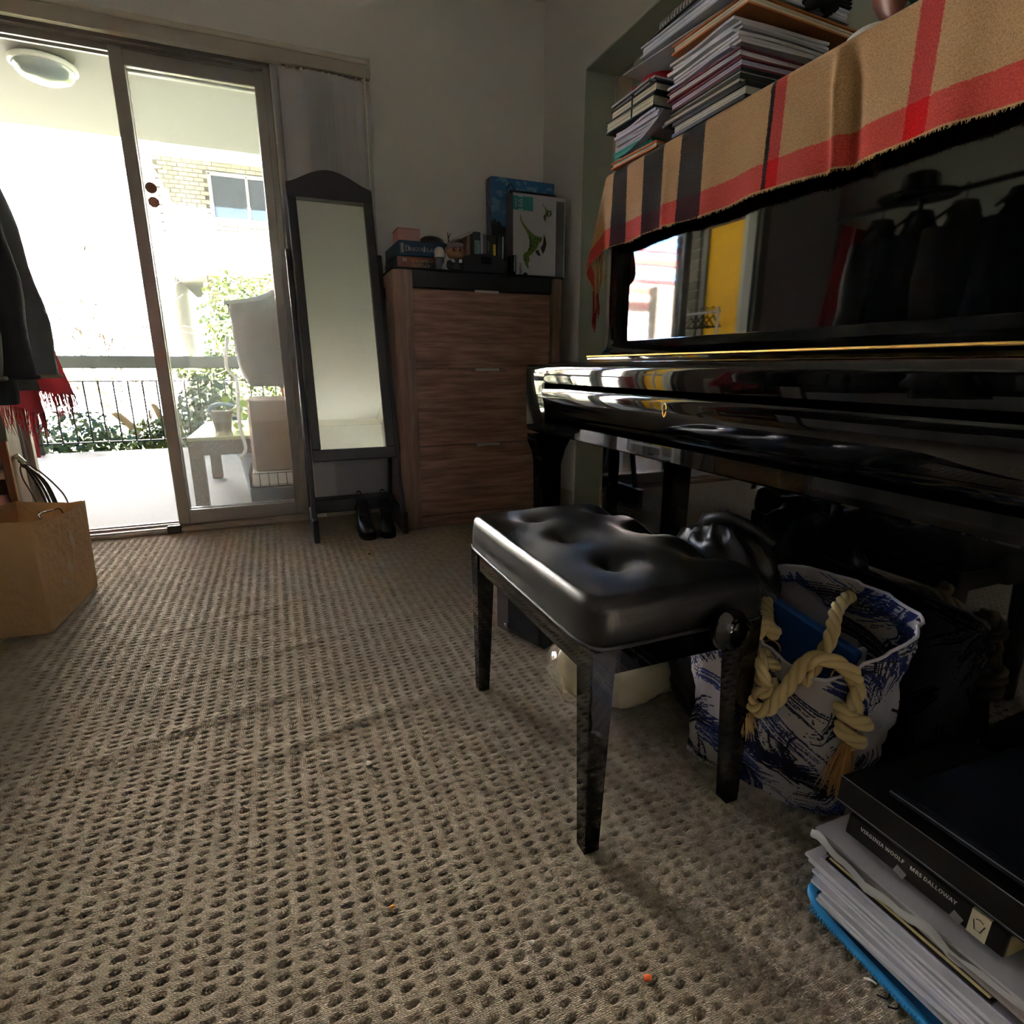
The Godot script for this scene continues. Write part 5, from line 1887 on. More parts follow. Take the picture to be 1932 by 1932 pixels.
func piano_things():
	var white = mat(rgb(206, 206, 212), 0.8, 0.0, 0.2); var grey = mat(rgb(176, 176, 186), 0.8, 0.0, 0.2); var lilac = mat(rgb(190, 186, 204), 0.8, 0.0, 0.2)
	var cream = mat(rgb(206, 200, 178), 0.8, 0.0, 0.2); var blk = mat(rgb(24, 25, 28), 0.4)
	var papers = [white, grey, lilac, white]
	var y = 1.353
	# left pile
	var gl = "items in the left pile on the piano"
	book("card_folder", "orange backed cream card folder at the very bottom of the left pile on the piano", "folder", 0.975, 1.2, -1.60, -1.40, y, y + 0.017, mat(rgb(196, 104, 52), 0.7), cream, 0, gl, 0.06)
	book("teal_folder", "teal green folder low in the left pile on the piano", "folder", 0.985, 1.2, -1.61, -1.43, y + 0.018, y + 0.046, mat(rgb(26, 150, 128), 0.5), mat(rgb(40, 168, 146), 0.6), 1, gl, 0.04)
	var q = MB.new()
	q.grid(12, 8, func(u, w):
		return Vector3(0.968 + w * 0.2, 1.372 + 0.05 * u * u * (1.0 - w * 0.5) + 0.004 * sin(w * 8.0), lerpf(-1.55, -1.35, u)))
	single("loose_sheet", q, grey, "curling grey sheet hanging out beside the teal folder on the piano", "sheet", gl)
	sheets("paper_stack", "crumpled grey paper stack above the teal folder in the left pile", "papers", 0.985, 1.19, -1.605, -1.41, y + 0.047, y + 0.1, 7, [grey, lilac, grey], 4, gl, 0.008)
	book("notebook", "black covered notebook held by an elastic band, lower of the two in the left pile", "notebook", 0.975, 1.17, -1.635, -1.42, y + 0.101, y + 0.132, blk, cream, 1, gl, 0.05)
	book("notebook", "thin black notebook with cream pages on the elastic-banded one in the left pile", "notebook", 0.98, 1.17, -1.62, -1.41, y + 0.133, y + 0.158, blk, cream, 1, gl, 0.02)
	q = MB.new()
	q.box(Vector3(0.9775, y + 0.13, -1.51), Vector3(0.002, 0.062, 0.005))
	q.box(Vector3(1.02, y + 0.1595, -1.515), Vector3(0.09, 0.0015, 0.005), Basis(Vector3.UP, 0.1))
	single("elastic_band", q, mat(rgb(16, 16, 18), 0.6), "black elastic band round the two black notebooks in the left pile", "band")
	sheets("paper_stack", "thin stack of curled papers on the two notebooks in the left pile", "papers", 0.99, 1.16, -1.62, -1.44, y + 0.159, y + 0.178, 4, [grey, white], 9, gl, 0.01)
	var rt = thing("red_mitten", "small red stuffed mitten lying on top of the left pile", "mitten", Vector3(1.05, y + 0.178, -1.54))
	q = MB.new()
	q.ball(Vector3(1.06, y + 0.2, -1.5), Vector3(0.05, 0.022, 0.055), 14)
	put("hand", q, mat(rgb(186, 26, 44), 0.9), rt)
	q = MB.new()
	q.ball(Vector3(1.035, y + 0.194, -1.575), Vector3(0.02, 0.02, 0.014), 12)
	q.ball(Vector3(1.04, y + 0.186, -1.6), Vector3(0.022, 0.012, 0.012), 12)
	put("cuff", q, mat(rgb(172, 22, 40), 0.9), rt)
	# right pile
	var gr = "items in the right pile on the piano"
	book("ring_binder", "black ring binder at the bottom of the right pile on the piano", "binder", 0.985, 1.24, -1.335, -1.09, y, y + 0.034, blk, mat(rgb(196, 192, 176), 0.8), 0, gr, 0.0, 0.0, 0.009)
	var k = 0
	for h in [[0.035, 0.053, "black book resting on the ring binder in the right pile"], [0.0535, 0.069, "thin black book third from the bottom of the right pile"]]:
		book("book", h[2], "book", 0.985 + k * 0.008, 1.235, -1.375 + k * 0.008, -1.115, y + h[0], y + h[1], blk, cream, 1, gr, 0.02 - 0.03 * k, 0.0, 0.0055)
		k += 1
	var mar = mat(rgb(112, 26, 52), 0.5)
	book("folder", "burgundy folder with a lilac wad of paper, lower of the two burgundy ones", "folder", 0.995, 1.25, -1.365, -1.115, y + 0.07, y + 0.09, mar, lilac, 0, gr, -0.02)
	book("folder", "burgundy folder under the ragged white papers, upper of the two burgundy ones", "folder", 0.99, 1.25, -1.37, -1.125, y + 0.0905, y + 0.11, mar, white, 0, gr, 0.015)
	sheets("paper_stack", "ragged stack of white papers between the burgundy and the tan folders", "papers", 0.99, 1.26, -1.36, -1.14, y + 0.111, y + 0.175, 11, papers, 14, gr, 0.012)
	book("tan_folder", "large tan brown folder with a cream edge on the ragged white papers", "folder", 0.98, 1.36, -1.35, -1.115, y + 0.178, y + 0.2, mat(rgb(184, 110, 56), 0.65), mat(rgb(214, 202, 180), 0.8), 0, gr, 0.05, 0.0)
	q = MB.new()
	q.box(Vector3(1.12, y + 0.205, -1.36), Vector3(0.3, 0.003, 0.36), Basis(Vector3.UP, 0.09) * Basis(Vector3(1, 0, 0), 0.02), 0.001)
	var cd = single("white_card", q, mat(rgb(190, 188, 196), 0.6), "large white card sticking out to the left under the plastic folders", "card", gr)
	var pl = mat(rgb(176, 186, 200), 0.16, 0.0, 0.7)
	k = 0
	for h in [[0.21, 0.236, 0.96, -1.45, pl, "clear plastic folder full of white paper above the white card"], [0.238, 0.25, 0.985, -1.47, blk, "black plastic wallet directly above the clear folder"], [0.252, 0.262, 1.0, -1.49, mat(rgb(70, 82, 104), 0.2, 0.0, 0.7), "bluish grey plastic wallet high on the right pile"], [0.264, 0.29, 1.01, -1.5, blk, "thick black folder just beneath the spiral notebook"]]:
		book("plastic_folder", h[5], "folder", h[2], 1.3, h[3], -1.12, y + h[0], y + h[1], h[4], mat(rgb(196, 204, 216), 0.4) if h[4] == pl else mat(rgb(58, 60, 70), 0.5), 0, gr, 0.05 - k * 0.02)
		k += 1
	var nb = thing("spiral_notebook", "grey spiral notebook on the very top of the right pile", "notebook", Vector3(1.15, y + 0.292, -1.32), gr)
	q = MB.new()
	q.box(Vector3(1.16, y + 0.302, -1.31), Vector3(0.26, 0.018, 0.33), Basis(Vector3.UP, 0.04), 0.002)
	put("page_block", q, mat(rgb(96, 96, 102), 0.7), nb)
	q = MB.new()
	for i in 26:
		var zz = -1.46 + i * 0.0118
		var ring = []
		for j in 9:
			var a = TAU * j / 8.0
			ring.append(Vector3(1.028 + 0.009 * cos(a), y + 0.304 + 0.012 * sin(a), zz))
		q.tube(ring, 0.0013, 5, false)
	put("spiral", q, mat(rgb(196, 192, 184), 0.3, 0.8), nb)
	# things right of the pile
	q = MB.new()
	q.ball(Vector3(1.03, y + 0.006, -0.845), Vector3(0.03, 0.018, 0.045), 16)
	single("white_pebble", q, mat(rgb(206, 210, 206), 0.35), "smooth white lump peeping over the scarf right of the tan folder", "pebble")
	var sc = thing("hair_tie", "black ruffled hair tie at the right end of the piled folders", "hair tie", Vector3(1.18, y + 0.203, -0.98))
	q = MB.new()
	var ring2 = []
	for i in 33:
		var a = TAU * i / 32.0
		ring2.append(Vector3(1.2 + 0.03 * cos(a), y + 0.224 + 0.006 * sin(a * 9.0), -1.13 + 0.03 * sin(a)))
	var rs = []
	for i in 33: rs.append(0.016 + 0.004 * sin(i * 2.4))
	q.tube(ring2, rs, 8, false)
	put("ruffle", q, mat(rgb(22, 22, 24), 0.8), sc)
	var wf = thing("wooden_ornament", "round reddish brown wooden ornament behind the scarf on the piano", "ornament", Vector3(1.14, y, -0.86))
	q = MB.new()
	q.lathe(Vector3(1.14, y, -0.86), [Vector2(0.001, 0), Vector2(0.05, 0), Vector2(0.055, 0.012), Vector2(0.03, 0.03), Vector2(0.035, 0.06), Vector2(0.06, 0.1), Vector2(0.066, 0.14), Vector2(0.05, 0.18), Vector2(0.001, 0.195)], 24)
	put("body", q, mat(rgb(112, 56, 34), 0.35), wf)
	q = MB.new()
	q.ball(Vector3(1.1, y + 0.13, -0.83), Vector3(0.012, 0.012, 0.012), 10)
	put("knob", q, mat(rgb(60, 32, 24), 0.35), wf)
	var pt = thing("green_dish", "shallow dark green dish on the scarf at the right", "dish", Vector3(1.09, y, -0.72))
	q = MB.new()
	q.lathe(Vector3(1.09, y, -0.72), [Vector2(0.001, 0.002), Vector2(0.04, 0.0), Vector2(0.075, 0.012), Vector2(0.09, 0.024), Vector2(0.086, 0.026), Vector2(0.07, 0.016), Vector2(0.001, 0.008)], 28)
	put("body", q, mat(rgb(40, 62, 50), 0.2), pt)
	for b in [[Vector3(1.05, y + 0.032, -0.775), "round cream bead at the left rim of the green dish"], [Vector3(1.075, y + 0.034, -0.735), "pale bead in the middle of the green dish"]]:
		q = MB.new()
		q.ball(b[0], Vector3.ONE * 0.012, 12)
		single("bead", q, mat(rgb(216, 204, 170), 0.2), b[1], "bead", "beads in the green dish")

# ------------------------------------------------------------------ on the floor
func shoe(p: Vector3, turn: float, label: String):
	var T = thing("leather_shoe", label, "shoe", p, "pair of black shoes at the mirror", Basis(Vector3.UP, turn).scaled(Vector3(1.12, 1.42, 1.0)))
	var le = mat(rgb(22, 22, 25), 0.28)
	var q = MB.new()
	# local: toe towards +z, 0.25 long
	var sole = func(u, w):
		var a = u * TAU
		var z = 0.125 * cos(a)
		var hw = 0.036 + 0.007 * cos(a) - 0.006 * exp(-pow((z + 0.02) / 0.04, 2.0))
		return Vector3(hw * signf(sin(a)) * pow(absf(sin(a)), 0.75), w * 0.024, z)
	q.grid(28, 2, sole, Vector3(0, 0.012, 0), true)
	q.grid(28, 2, func(u, w):
		var p0 = sole.call(u, 1.0)
		return Vector3(p0.x * (1.0 - w), 0.024, p0.z * (1.0 - w)), Vector3(0, -1, 0), true)
	put("sole", q, mat(rgb(16, 16, 18), 0.5), T)
	q = MB.new()
	q.grid(28, 14, func(u, w):
		var a = u * TAU
		var b = w * PI * 0.5
		var p0 = sole.call(u, 1.0)
		var zc = p0.z
		var hgt = lerpf(0.088, 0.038, smoothstep(-0.05, 0.1, zc))
		return Vector3(p0.x * 0.94 * cos(b * 0.97), 0.022 + hgt * sin(b), lerpf(zc * 0.96, zc * 0.96 * cos(b) - 0.045 * sin(b), 0.9)), Vector3(0, 0.03, 0), true)
	var upper = put("upper", q, le, T)
	q = MB.new()
	q.grid(12, 6, func(u, w):
		var x = (u - 0.5) * 0.044
		return Vector3(x, 0.078 + 0.042 * w - x * x * 14.0, 0.028 - 0.05 * w + 0.002))
	put("tongue", q, le, T)
	q = MB.new()
	for i in 4:
		var y = 0.074 + i * 0.009
		var z = 0.04 - i * 0.013
		q.tube(curve([Vector3(-0.022, y, z), Vector3(0, y + 0.008, z + 0.004), Vector3(0.022, y, z)], 4), 0.0018, 5)
	q.tube(curve([Vector3(0, 0.118, -0.01), Vector3(-0.02, 0.11, 0.02), Vector3(-0.028, 0.09, 0.03), Vector3(-0.005, 0.11, 0.005), Vector3(0.02, 0.105, 0.025), Vector3(0.026, 0.085, 0.03)], 5), 0.0018, 5)
	put("lace", q, mat(rgb(14, 14, 16), 0.7), T)
	q = MB.new()
	q.tube(curve([Vector3(-0.01, 0.095, -0.105), Vector3(-0.008, 0.13, -0.115), Vector3(0.008, 0.13, -0.115), Vector3(0.01, 0.095, -0.105)], 6), 0.0028, 6)
	put("pull_loop", q, le, T)

func crumple(q: MB, c: Vector3, r: Vector3, sd: int, amp: float, seg := 40, flat := 0.0):
	var nz = noise(1.0, sd, 4)
	nz.fractal_type = FastNoiseLite.FRACTAL_RIDGED
	q.grid(seg, seg / 2, func(u, w):
		var a = u * TAU; var b = (w - 0.5) * PI
		var d = Vector3(cos(a) * cos(b), sin(b), sin(a) * cos(b))
		var k = 1.0 + amp * nz.get_noise_3d(d.x * 1.6, d.y * 1.6, d.z * 1.6)
		var p = d * r * k
		p.y = maxf(p.y, -r.y * (1.0 - flat))
		return c + p, c, true)

func floor_things():
	shoe(Vector3(0.357, 0, -2.755), 0.05, "black leather lace-up shoe under the mirror, the left of the pair")
	shoe(Vector3(0.459, 0, -2.75), -0.06, "black leather lace-up shoe under the mirror, the right of the pair")
	# black case under the far end of the bench
	var cs = thing("black_case", "low black case with a grey trimmed end lying beyond the bench", "case", Vector3(0.76, 0, -1.5))
	var q = MB.new()
	q.box(Vector3(0.79, 0.075, -1.47), Vector3(0.36, 0.15, 0.2), Basis(Vector3.UP, 0.28), 0.022)
	put("body", q, mat(rgb(22, 22, 25), 0.5), cs)
	q = MB.new()
	q.box(Vector3(0.612, 0.075, -1.548), Vector3(0.022, 0.145, 0.04), Basis(Vector3.UP, 0.28), 0.01)
	q.box(Vector3(0.6, 0.075, -1.51), Vector3(0.018, 0.15, 0.07), Basis(Vector3.UP, 0.28), 0.008)
	put("end_trim", q, mat(rgb(104, 92, 94), 0.4), cs)
	q = MB.new()
	q.box(Vector3(0.594, 0.03, -1.485), Vector3(0.01, 0.014, 0.014), Basis(Vector3.UP, 0.28), 0.003)
	put("latch", q, mat(rgb(206, 206, 210), 0.2, 0.8), cs)
	# clear bag of wadding under the bench
	var film = StandardMaterial3D.new()
	film.transparency = BaseMaterial3D.TRANSPARENCY_ALPHA
	film.albedo_color = Color(0.95, 0.95, 0.92, 0.1)
	film.roughness = 0.1
	var pb = thing("bag_of_wadding", "clear plastic bag stuffed with cream wadding on the carpet under the bench", "bag", Vector3(0.74, 0, -1.06))
	q = MB.new()
	crumple(q, Vector3(0.745, 0.098, -1.07), Vector3(0.17, 0.11, 0.11), 8, 0.1, 44, 0.12)
	put("wadding", q, mat(rgb(206, 190, 152), 0.9, 0.0, 0.2), pb)
	q = MB.new()
	crumple(q, Vector3(0.745, 0.1, -1.07), Vector3(0.19, 0.12, 0.125), 12, 0.13, 60, 0.16)
	put("plastic_skin", q, film, pb)
	# puffy black bag leaning on the piano
	var bb = thing("black_bag", "puffy creased black bag slumped against the piano behind the bench", "bag", Vector3(0.92, 0, -0.9))
	q = MB.new()
	crumple(q, Vector3(0.895, 0.22, -0.93), Vector3(0.1, 0.25, 0.17), 31, 0.14, 60, 0.1)
	put("body", q, mat(rgb(24, 24, 26), 0.38), bb)
	q = MB.new()
	q.tube(curve([Vector3(0.93, 0.41, -0.98), Vector3(0.86, 0.47, -0.95), Vector3(0.87, 0.49, -0.88), Vector3(0.94, 0.44, -0.84)], 6), [0.012, 0.012, 0.012, 0.012, 0.012, 0.012, 0.012, 0.012, 0.012, 0.012, 0.012, 0.012, 0.012, 0.012, 0.012, 0.012, 0.012, 0.012, 0.012], 8)
	put("strap", q, mat(rgb(18, 18, 20), 0.5), bb)
	# crumbs and lint
	for c in [[Vector3(0.391, 0, -0.468), 0.004, rgb(222, 96, 30), "orange crumb on the carpet near the bottom edge"], [Vector3(0.109, 0, -1.044), 0.0045, rgb(232, 228, 214), "white crumb on the carpet left of the bench's near leg"], [Vector3(0.093, 0, -0.703), 0.003, rgb(220, 150, 50), "tiny yellow crumb on the open carpet left of centre"], [Vector3(0.267, 0, -0.572), 0.003, rgb(230, 230, 226), "white speck of lint on the carpet left of the orange crumb"], [Vector3(-0.389, 0, -1.678), 0.004, rgb(120, 70, 36), "brown crumb on the carpet right of the paper bag"], [Vector3(0.324, 0, -2.423), 0.004, rgb(24, 22, 22), "black speck on the carpet in front of the shoes"]]:
		q = MB.new()
		crumple(q, c[0] + Vector3(0, c[1] * 0.5 + 0.001, 0), Vector3(c[1] * 1.4, c[1] * 0.7, c[1]), int(c[0].x * 900.0), 0.3, 10)
		single("crumb", q, mat(c[2], 0.8), c[3], "crumb")
	q = MB.new()
	q.tube(curve([Vector3(0.659, 0.003, -0.356), Vector3(0.664, 0.005, -0.35), Vector3(0.668, 0.003, -0.345)], 4), 0.0016, 5)
	single("paper_scrap", q, mat(rgb(240, 226, 214), 0.6), "thin white scrap on the carpet beside the blue zip folder", "scrap")

# ------------------------------------------------------------------ tote bag with rope handles
func rope(q: MB, pts: Array, r: float, steps := 10):
	var path = curve(pts, steps)
	var acc = 0.0
	var fr = []
	var up = Vector3(0.2, 0.9, 0.3).normalized()
	for k in path.size():
		var d = (path[mini(k + 1, path.size() - 1)] - path[maxi(k - 1, 0)]).normalized()
		var s = d.cross(up).normalized()
		up = s.cross(d).normalized()
		if k > 0: acc += path[k].distance_to(path[k - 1])
		fr.append([path[k], s, up, acc])
	for st in 3:
		var strand = []
		for f in fr:
			var a = TAU * st / 3.0 + f[3] / (r * 5.2) * TAU * 0.75
			strand.append(f[0] + (f[1] * cos(a) + f[2] * sin(a)) * r * 0.5)
		q.tube(strand, r * 0.6, 7)

func tassel(q: MB, top: Vector3, tip: Vector3, w: float, n: int, sd: int):
	var rg = RandomNumberGenerator.new()
	rg.seed = sd
	for i in n:
		var o = Vector3(rg.randfn(), rg.randfn() * 0.3, rg.randfn()) * w
		q.tube([top + o * 0.25, top.lerp(tip, 0.5) + o * 0.8, tip + o * 1.2 + Vector3(0, rg.randf() * 0.012, 0)], [0.0016, 0.0013, 0.0007], 4)

func tote():
	# blue brush strokes on off-white canvas
	var im = Image.create_empty(768, 512, false, Image.FORMAT_RGB8)
	im.fill(rgb(176, 170, 170))
	var rg = RandomNumberGenerator.new()
	rg.seed = 12
	var inks = [rgb(38, 48, 96), rgb(30, 36, 70), rgb(52, 66, 118), rgb(28, 30, 46)]
	for s in 120:
		var c = Vector2(rg.randf_range(0, 768), rg.randf_range(0, 512))
		var R = rg.randf_range(40, 150)
		var w = rg.randf_range(22, 62)
		var a0 = rg.randf() * TAU
		var span = rg.randf_range(0.7, 1.7)
		var ink = inks[rg.randi() % 4]
		var nb = int(w / 2.2)
		for b in nb:
			if rg.randf() < 0.3: continue
			var rr = R + b * 2.2
			var e0 = a0 + rg.randf_range(0, 0.2); var e1 = a0 + span - rg.randf_range(0, 0.55)
			var st = 1.3 / rr
			var a = e0
			var dry = rg.randf()
			while a < e1:
				if not (a > e1 - 0.4 and rg.randf() < dry):
					var x = int(c.x + cos(a) * rr); var y = int(c.y + sin(a) * rr * 0.8)
					for dx in 2:
						for dy in 2:
							im.set_pixel(posmod(x + dx, 768), posmod(y + dy, 512), ink)
				a += st
	for s in 500:
		spot(im, rg.randf_range(0, 767), rg.randf_range(0, 511), rg.randf_range(0.5, 2.0), inks[3] if s % 2 == 0 else rgb(176, 170, 170))
	var cv = textured(im, 0.8, 0.25)
	cv.uv1_scale = Vector3(1.0, 0.66, 1)
	var weave = noise(0.7, 45, 1)
	var wv = pic(128, 128, func(x, y):
		var k = 0.5 + 0.4 * weave.get_noise_2d(x, y)
		return Color(k, k, k))
	cv.heightmap_enabled = true
	cv.heightmap_texture = tex(wv)
	cv.heightmap_scale = 0.02
	var T = thing("tote_bag", "white canvas tote bag with blue brush strokes and knotted rope handles", "bag", Vector3(0.87, 0, -0.71))
	var rim = [Vector3(0.935, 0.386, -0.87), Vector3(0.99, 0.402, -0.72), Vector3(0.972, 0.388, -0.545), Vector3(0.875, 0.335, -0.545), Vector3(0.80, 0.285, -0.6), Vector3(0.79, 0.318, -0.74), Vector3(0.785, 0.338, -0.85), Vector3(0.86, 0.37, -0.885)]
	var base = [Vector3(0.945, 0, -0.85), Vector3(0.97, 0, -0.72), Vector3(0.965, 0, -0.62), Vector3(0.92, 0, -0.577), Vector3(0.842, 0, -0.596), Vector3(0.79, 0, -0.71), Vector3(0.752, 0, -0.82), Vector3(0.84, 0, -0.86)]
	var ring = func(list, u):
		var n = list.size()
		var k = fposmod(u, 1.0) * n
		var i = int(k) % n
		return list[i].cubic_interpolate(list[(i + 1) % n], list[(i + n - 1) % n], list[(i + 2) % n], k - int(k))
	var nz = noise(1.1, 63, 3)
	var wall = func(u, w, inset):
		var a = ring.call(base, u); var b = ring.call(rim, u)
		var p = a.lerp(b, w)
		var c = Vector3(0.87, p.y, -0.72)
		var o = (p - c); o.y = 0
		var bulge = 0.025 * sin(w * PI) * (0.7 + 0.5 * sin(u * TAU * 2.0 + 0.6)) + 0.012 * nz.get_noise_2d(u * 22.0, w * 3.0) + 0.010 * sin(w * 7.0 + u * 20.0) * sin(w * PI)
		return p + o.normalized() * (bulge - inset) + Vector3(0, 0.002, 0)
	var q = MB.new()
	q.grid(80, 30, func(u, w): return wall.call(u, w, 0.0), Vector3(0.87, 0.18, -0.72), true)
	for i in 80:
		var a = wall.call(i / 80.0, 0.0, 0.0); var b = wall.call((i + 1) / 80.0, 0.0, 0.0)
		q.tri(Vector3(0.87, 0.002, -0.72), a, b, Vector3.DOWN)
	put("body", q, cv, T)
	q = MB.new()
	q.grid(80, 20, func(u, w): return wall.call(u, lerpf(1.0, 0.25, w), 0.004), null, true)
	put("lining", q, cv, T)
	q = MB.new()
	var hem = []
	for i in 81: hem.append(wall.call(i / 80.0, 1.0, 0.002))
	q.tube(hem, 0.003, 6, false)
	put("hem", q, mat(rgb(196, 192, 196), 0.8), T)
	# grommets
	var gm = mat(rgb(206, 186, 150), 0.25, 0.9)
	for g in [[Vector3(0.925, 0.366, -0.868), Vector3(0.3, 0.2, -0.9)], [Vector3(0.982, 0.372, -0.685), Vector3(1, 0.1, 0.1)], [Vector3(0.80, 0.30, -0.69), Vector3(-1, 0.1, 0.5)], [Vector3(0.832, 0.298, -0.573), Vector3(-0.6, 0.1, 0.8)]]:
		var n = g[1].normalized()
		var s = n.cross(Vector3.UP).normalized()
		var t = n.cross(s)
		var pts = []
		for i in 21:
			var a = TAU * i / 20.0
			pts.append(g[0] + s * 0.015 * cos(a) + t * 0.015 * sin(a))
		q = MB.new()
		q.tube(pts, 0.003, 6, false)
		put("grommet", q, gm, T)
	var rm = mat(rgb(206, 184, 136), 0.9, 0.0, 0.15)
	# rope from the far left grommet, round the left knot and across the front
	q = MB.new()
	rope(q, [Vector3(0.94, 0.366, -0.872), Vector3(0.915, 0.372, -0.845), Vector3(0.88, 0.345, -0.787), Vector3(0.815, 0.335, -0.72), Vector3(0.785, 0.34, -0.675), Vector3(0.768, 0.35, -0.685), Vector3(0.757, 0.305, -0.702), Vector3(0.753, 0.25, -0.692), Vector3(0.75, 0.204, -0.67), Vector3(0.753, 0.214, -0.642), Vector3(0.766, 0.265, -0.62), Vector3(0.786, 0.322, -0.602), Vector3(0.803, 0.334, -0.572), Vector3(0.824, 0.318, -0.547), Vector3(0.84, 0.298, -0.56)], 0.0125)
	put("rope_handle", q, rm, T)
	q = MB.new()
	rope(q, [Vector3(0.982, 0.372, -0.685), Vector3(0.955, 0.38, -0.672), Vector3(0.90, 0.375, -0.648), Vector3(0.85, 0.348, -0.615), Vector3(0.815, 0.315, -0.605), Vector3(0.80, 0.27, -0.615)], 0.0115)
	put("rope_handle", q, rm, T)
	q = MB.new()
	var kc = Vector3(0.762, 0.275, -0.667)
	rope(q, [kc + Vector3(0.01, 0.028, -0.012), kc + Vector3(-0.012, 0.018, 0.004), kc + Vector3(-0.014, -0.006, 0.018), kc + Vector3(0.004, -0.022, 0.01), kc + Vector3(0.002, -0.02, -0.014), kc + Vector3(-0.014, 0.0, -0.016), kc + Vector3(-0.006, 0.022, -0.002), kc + Vector3(0.016, 0.01, 0.014)], 0.0105)
	rope(q, [kc + Vector3(-0.008, -0.05, -0.01), kc + Vector3(-0.012, -0.035, 0.012), kc + Vector3(-0.002, -0.028, 0.02), kc + Vector3(0.008, -0.01, 0.012)], 0.0105)
	put("knot", q, rm, T, "knot at the left handle end")
	q = MB.new()
	tassel(q, Vector3(0.748, 0.205, -0.685), Vector3(0.745, 0.142, -0.672), 0.008, 34, 2)
	put("rope_tassel", q, mat(rgb(198, 160, 110), 0.95, 0.0, 0.1), T)
	q = MB.new()
	var kr = Vector3(0.835, 0.225, -0.545)
	rope(q, [Vector3(0.838, 0.30, -0.56), Vector3(0.836, 0.292, -0.545), kr + Vector3(0.0, 0.045, 0.0), kr + Vector3(-0.004, 0.028, 0.004)], 0.012)
	rope(q, [kr + Vector3(-0.012, 0.026, -0.018), kr + Vector3(-0.018, 0.02, 0.004), kr + Vector3(0.004, 0.012, 0.02), kr + Vector3(0.016, 0.0, 0.0), kr + Vector3(0.0, -0.008, -0.016), kr + Vector3(-0.016, -0.012, 0.0), kr + Vector3(-0.002, -0.02, 0.018), kr + Vector3(0.014, -0.03, 0.004), kr + Vector3(0.0, -0.04, 0.0)], 0.012)
	put("knot", q, rm, T, "bulky knot at the right handle end")
	q = MB.new()
	tassel(q, kr + Vector3(0, -0.035, 0), Vector3(0.836, 0.085, -0.552), 0.011, 60, 3)
	put("rope_tassel", q, mat(rgb(198, 150, 100), 0.95, 0.0, 0.1), T)
	# what is in it
	q = MB.new()
	q.box(Vector3(0.9, 0.232, -0.70), Vector3(0.02, 0.21, 0.19), Basis(Vector3(0, 0, 1), 0.05) * Basis(Vector3(1, 0, 0), 0.16), 0.004)
	single("blue_folder", q, mat(rgb(16, 82, 156), 0.5), "plain bright blue folder standing in the tote bag", "folder")
	q = MB.new()
	crumple(q, Vector3(0.945, 0.29, -0.77), Vector3(0.03, 0.08, 0.09), 19, 0.1, 30)
	single("grey_cloth", q, mat(rgb(122, 116, 120), 0.9), "crumpled grey cloth behind the blue folder in the tote bag", "cloth")
	q = MB.new()
	q.box(Vector3(0.91, 0.22, -0.6), Vector3(0.03, 0.2, 0.012), Basis(Vector3.UP, 0.2), 0.003)
	single("white_packet", q, mat(rgb(206, 206, 212), 0.6), "white packet at the right inside the tote bag", "packet")

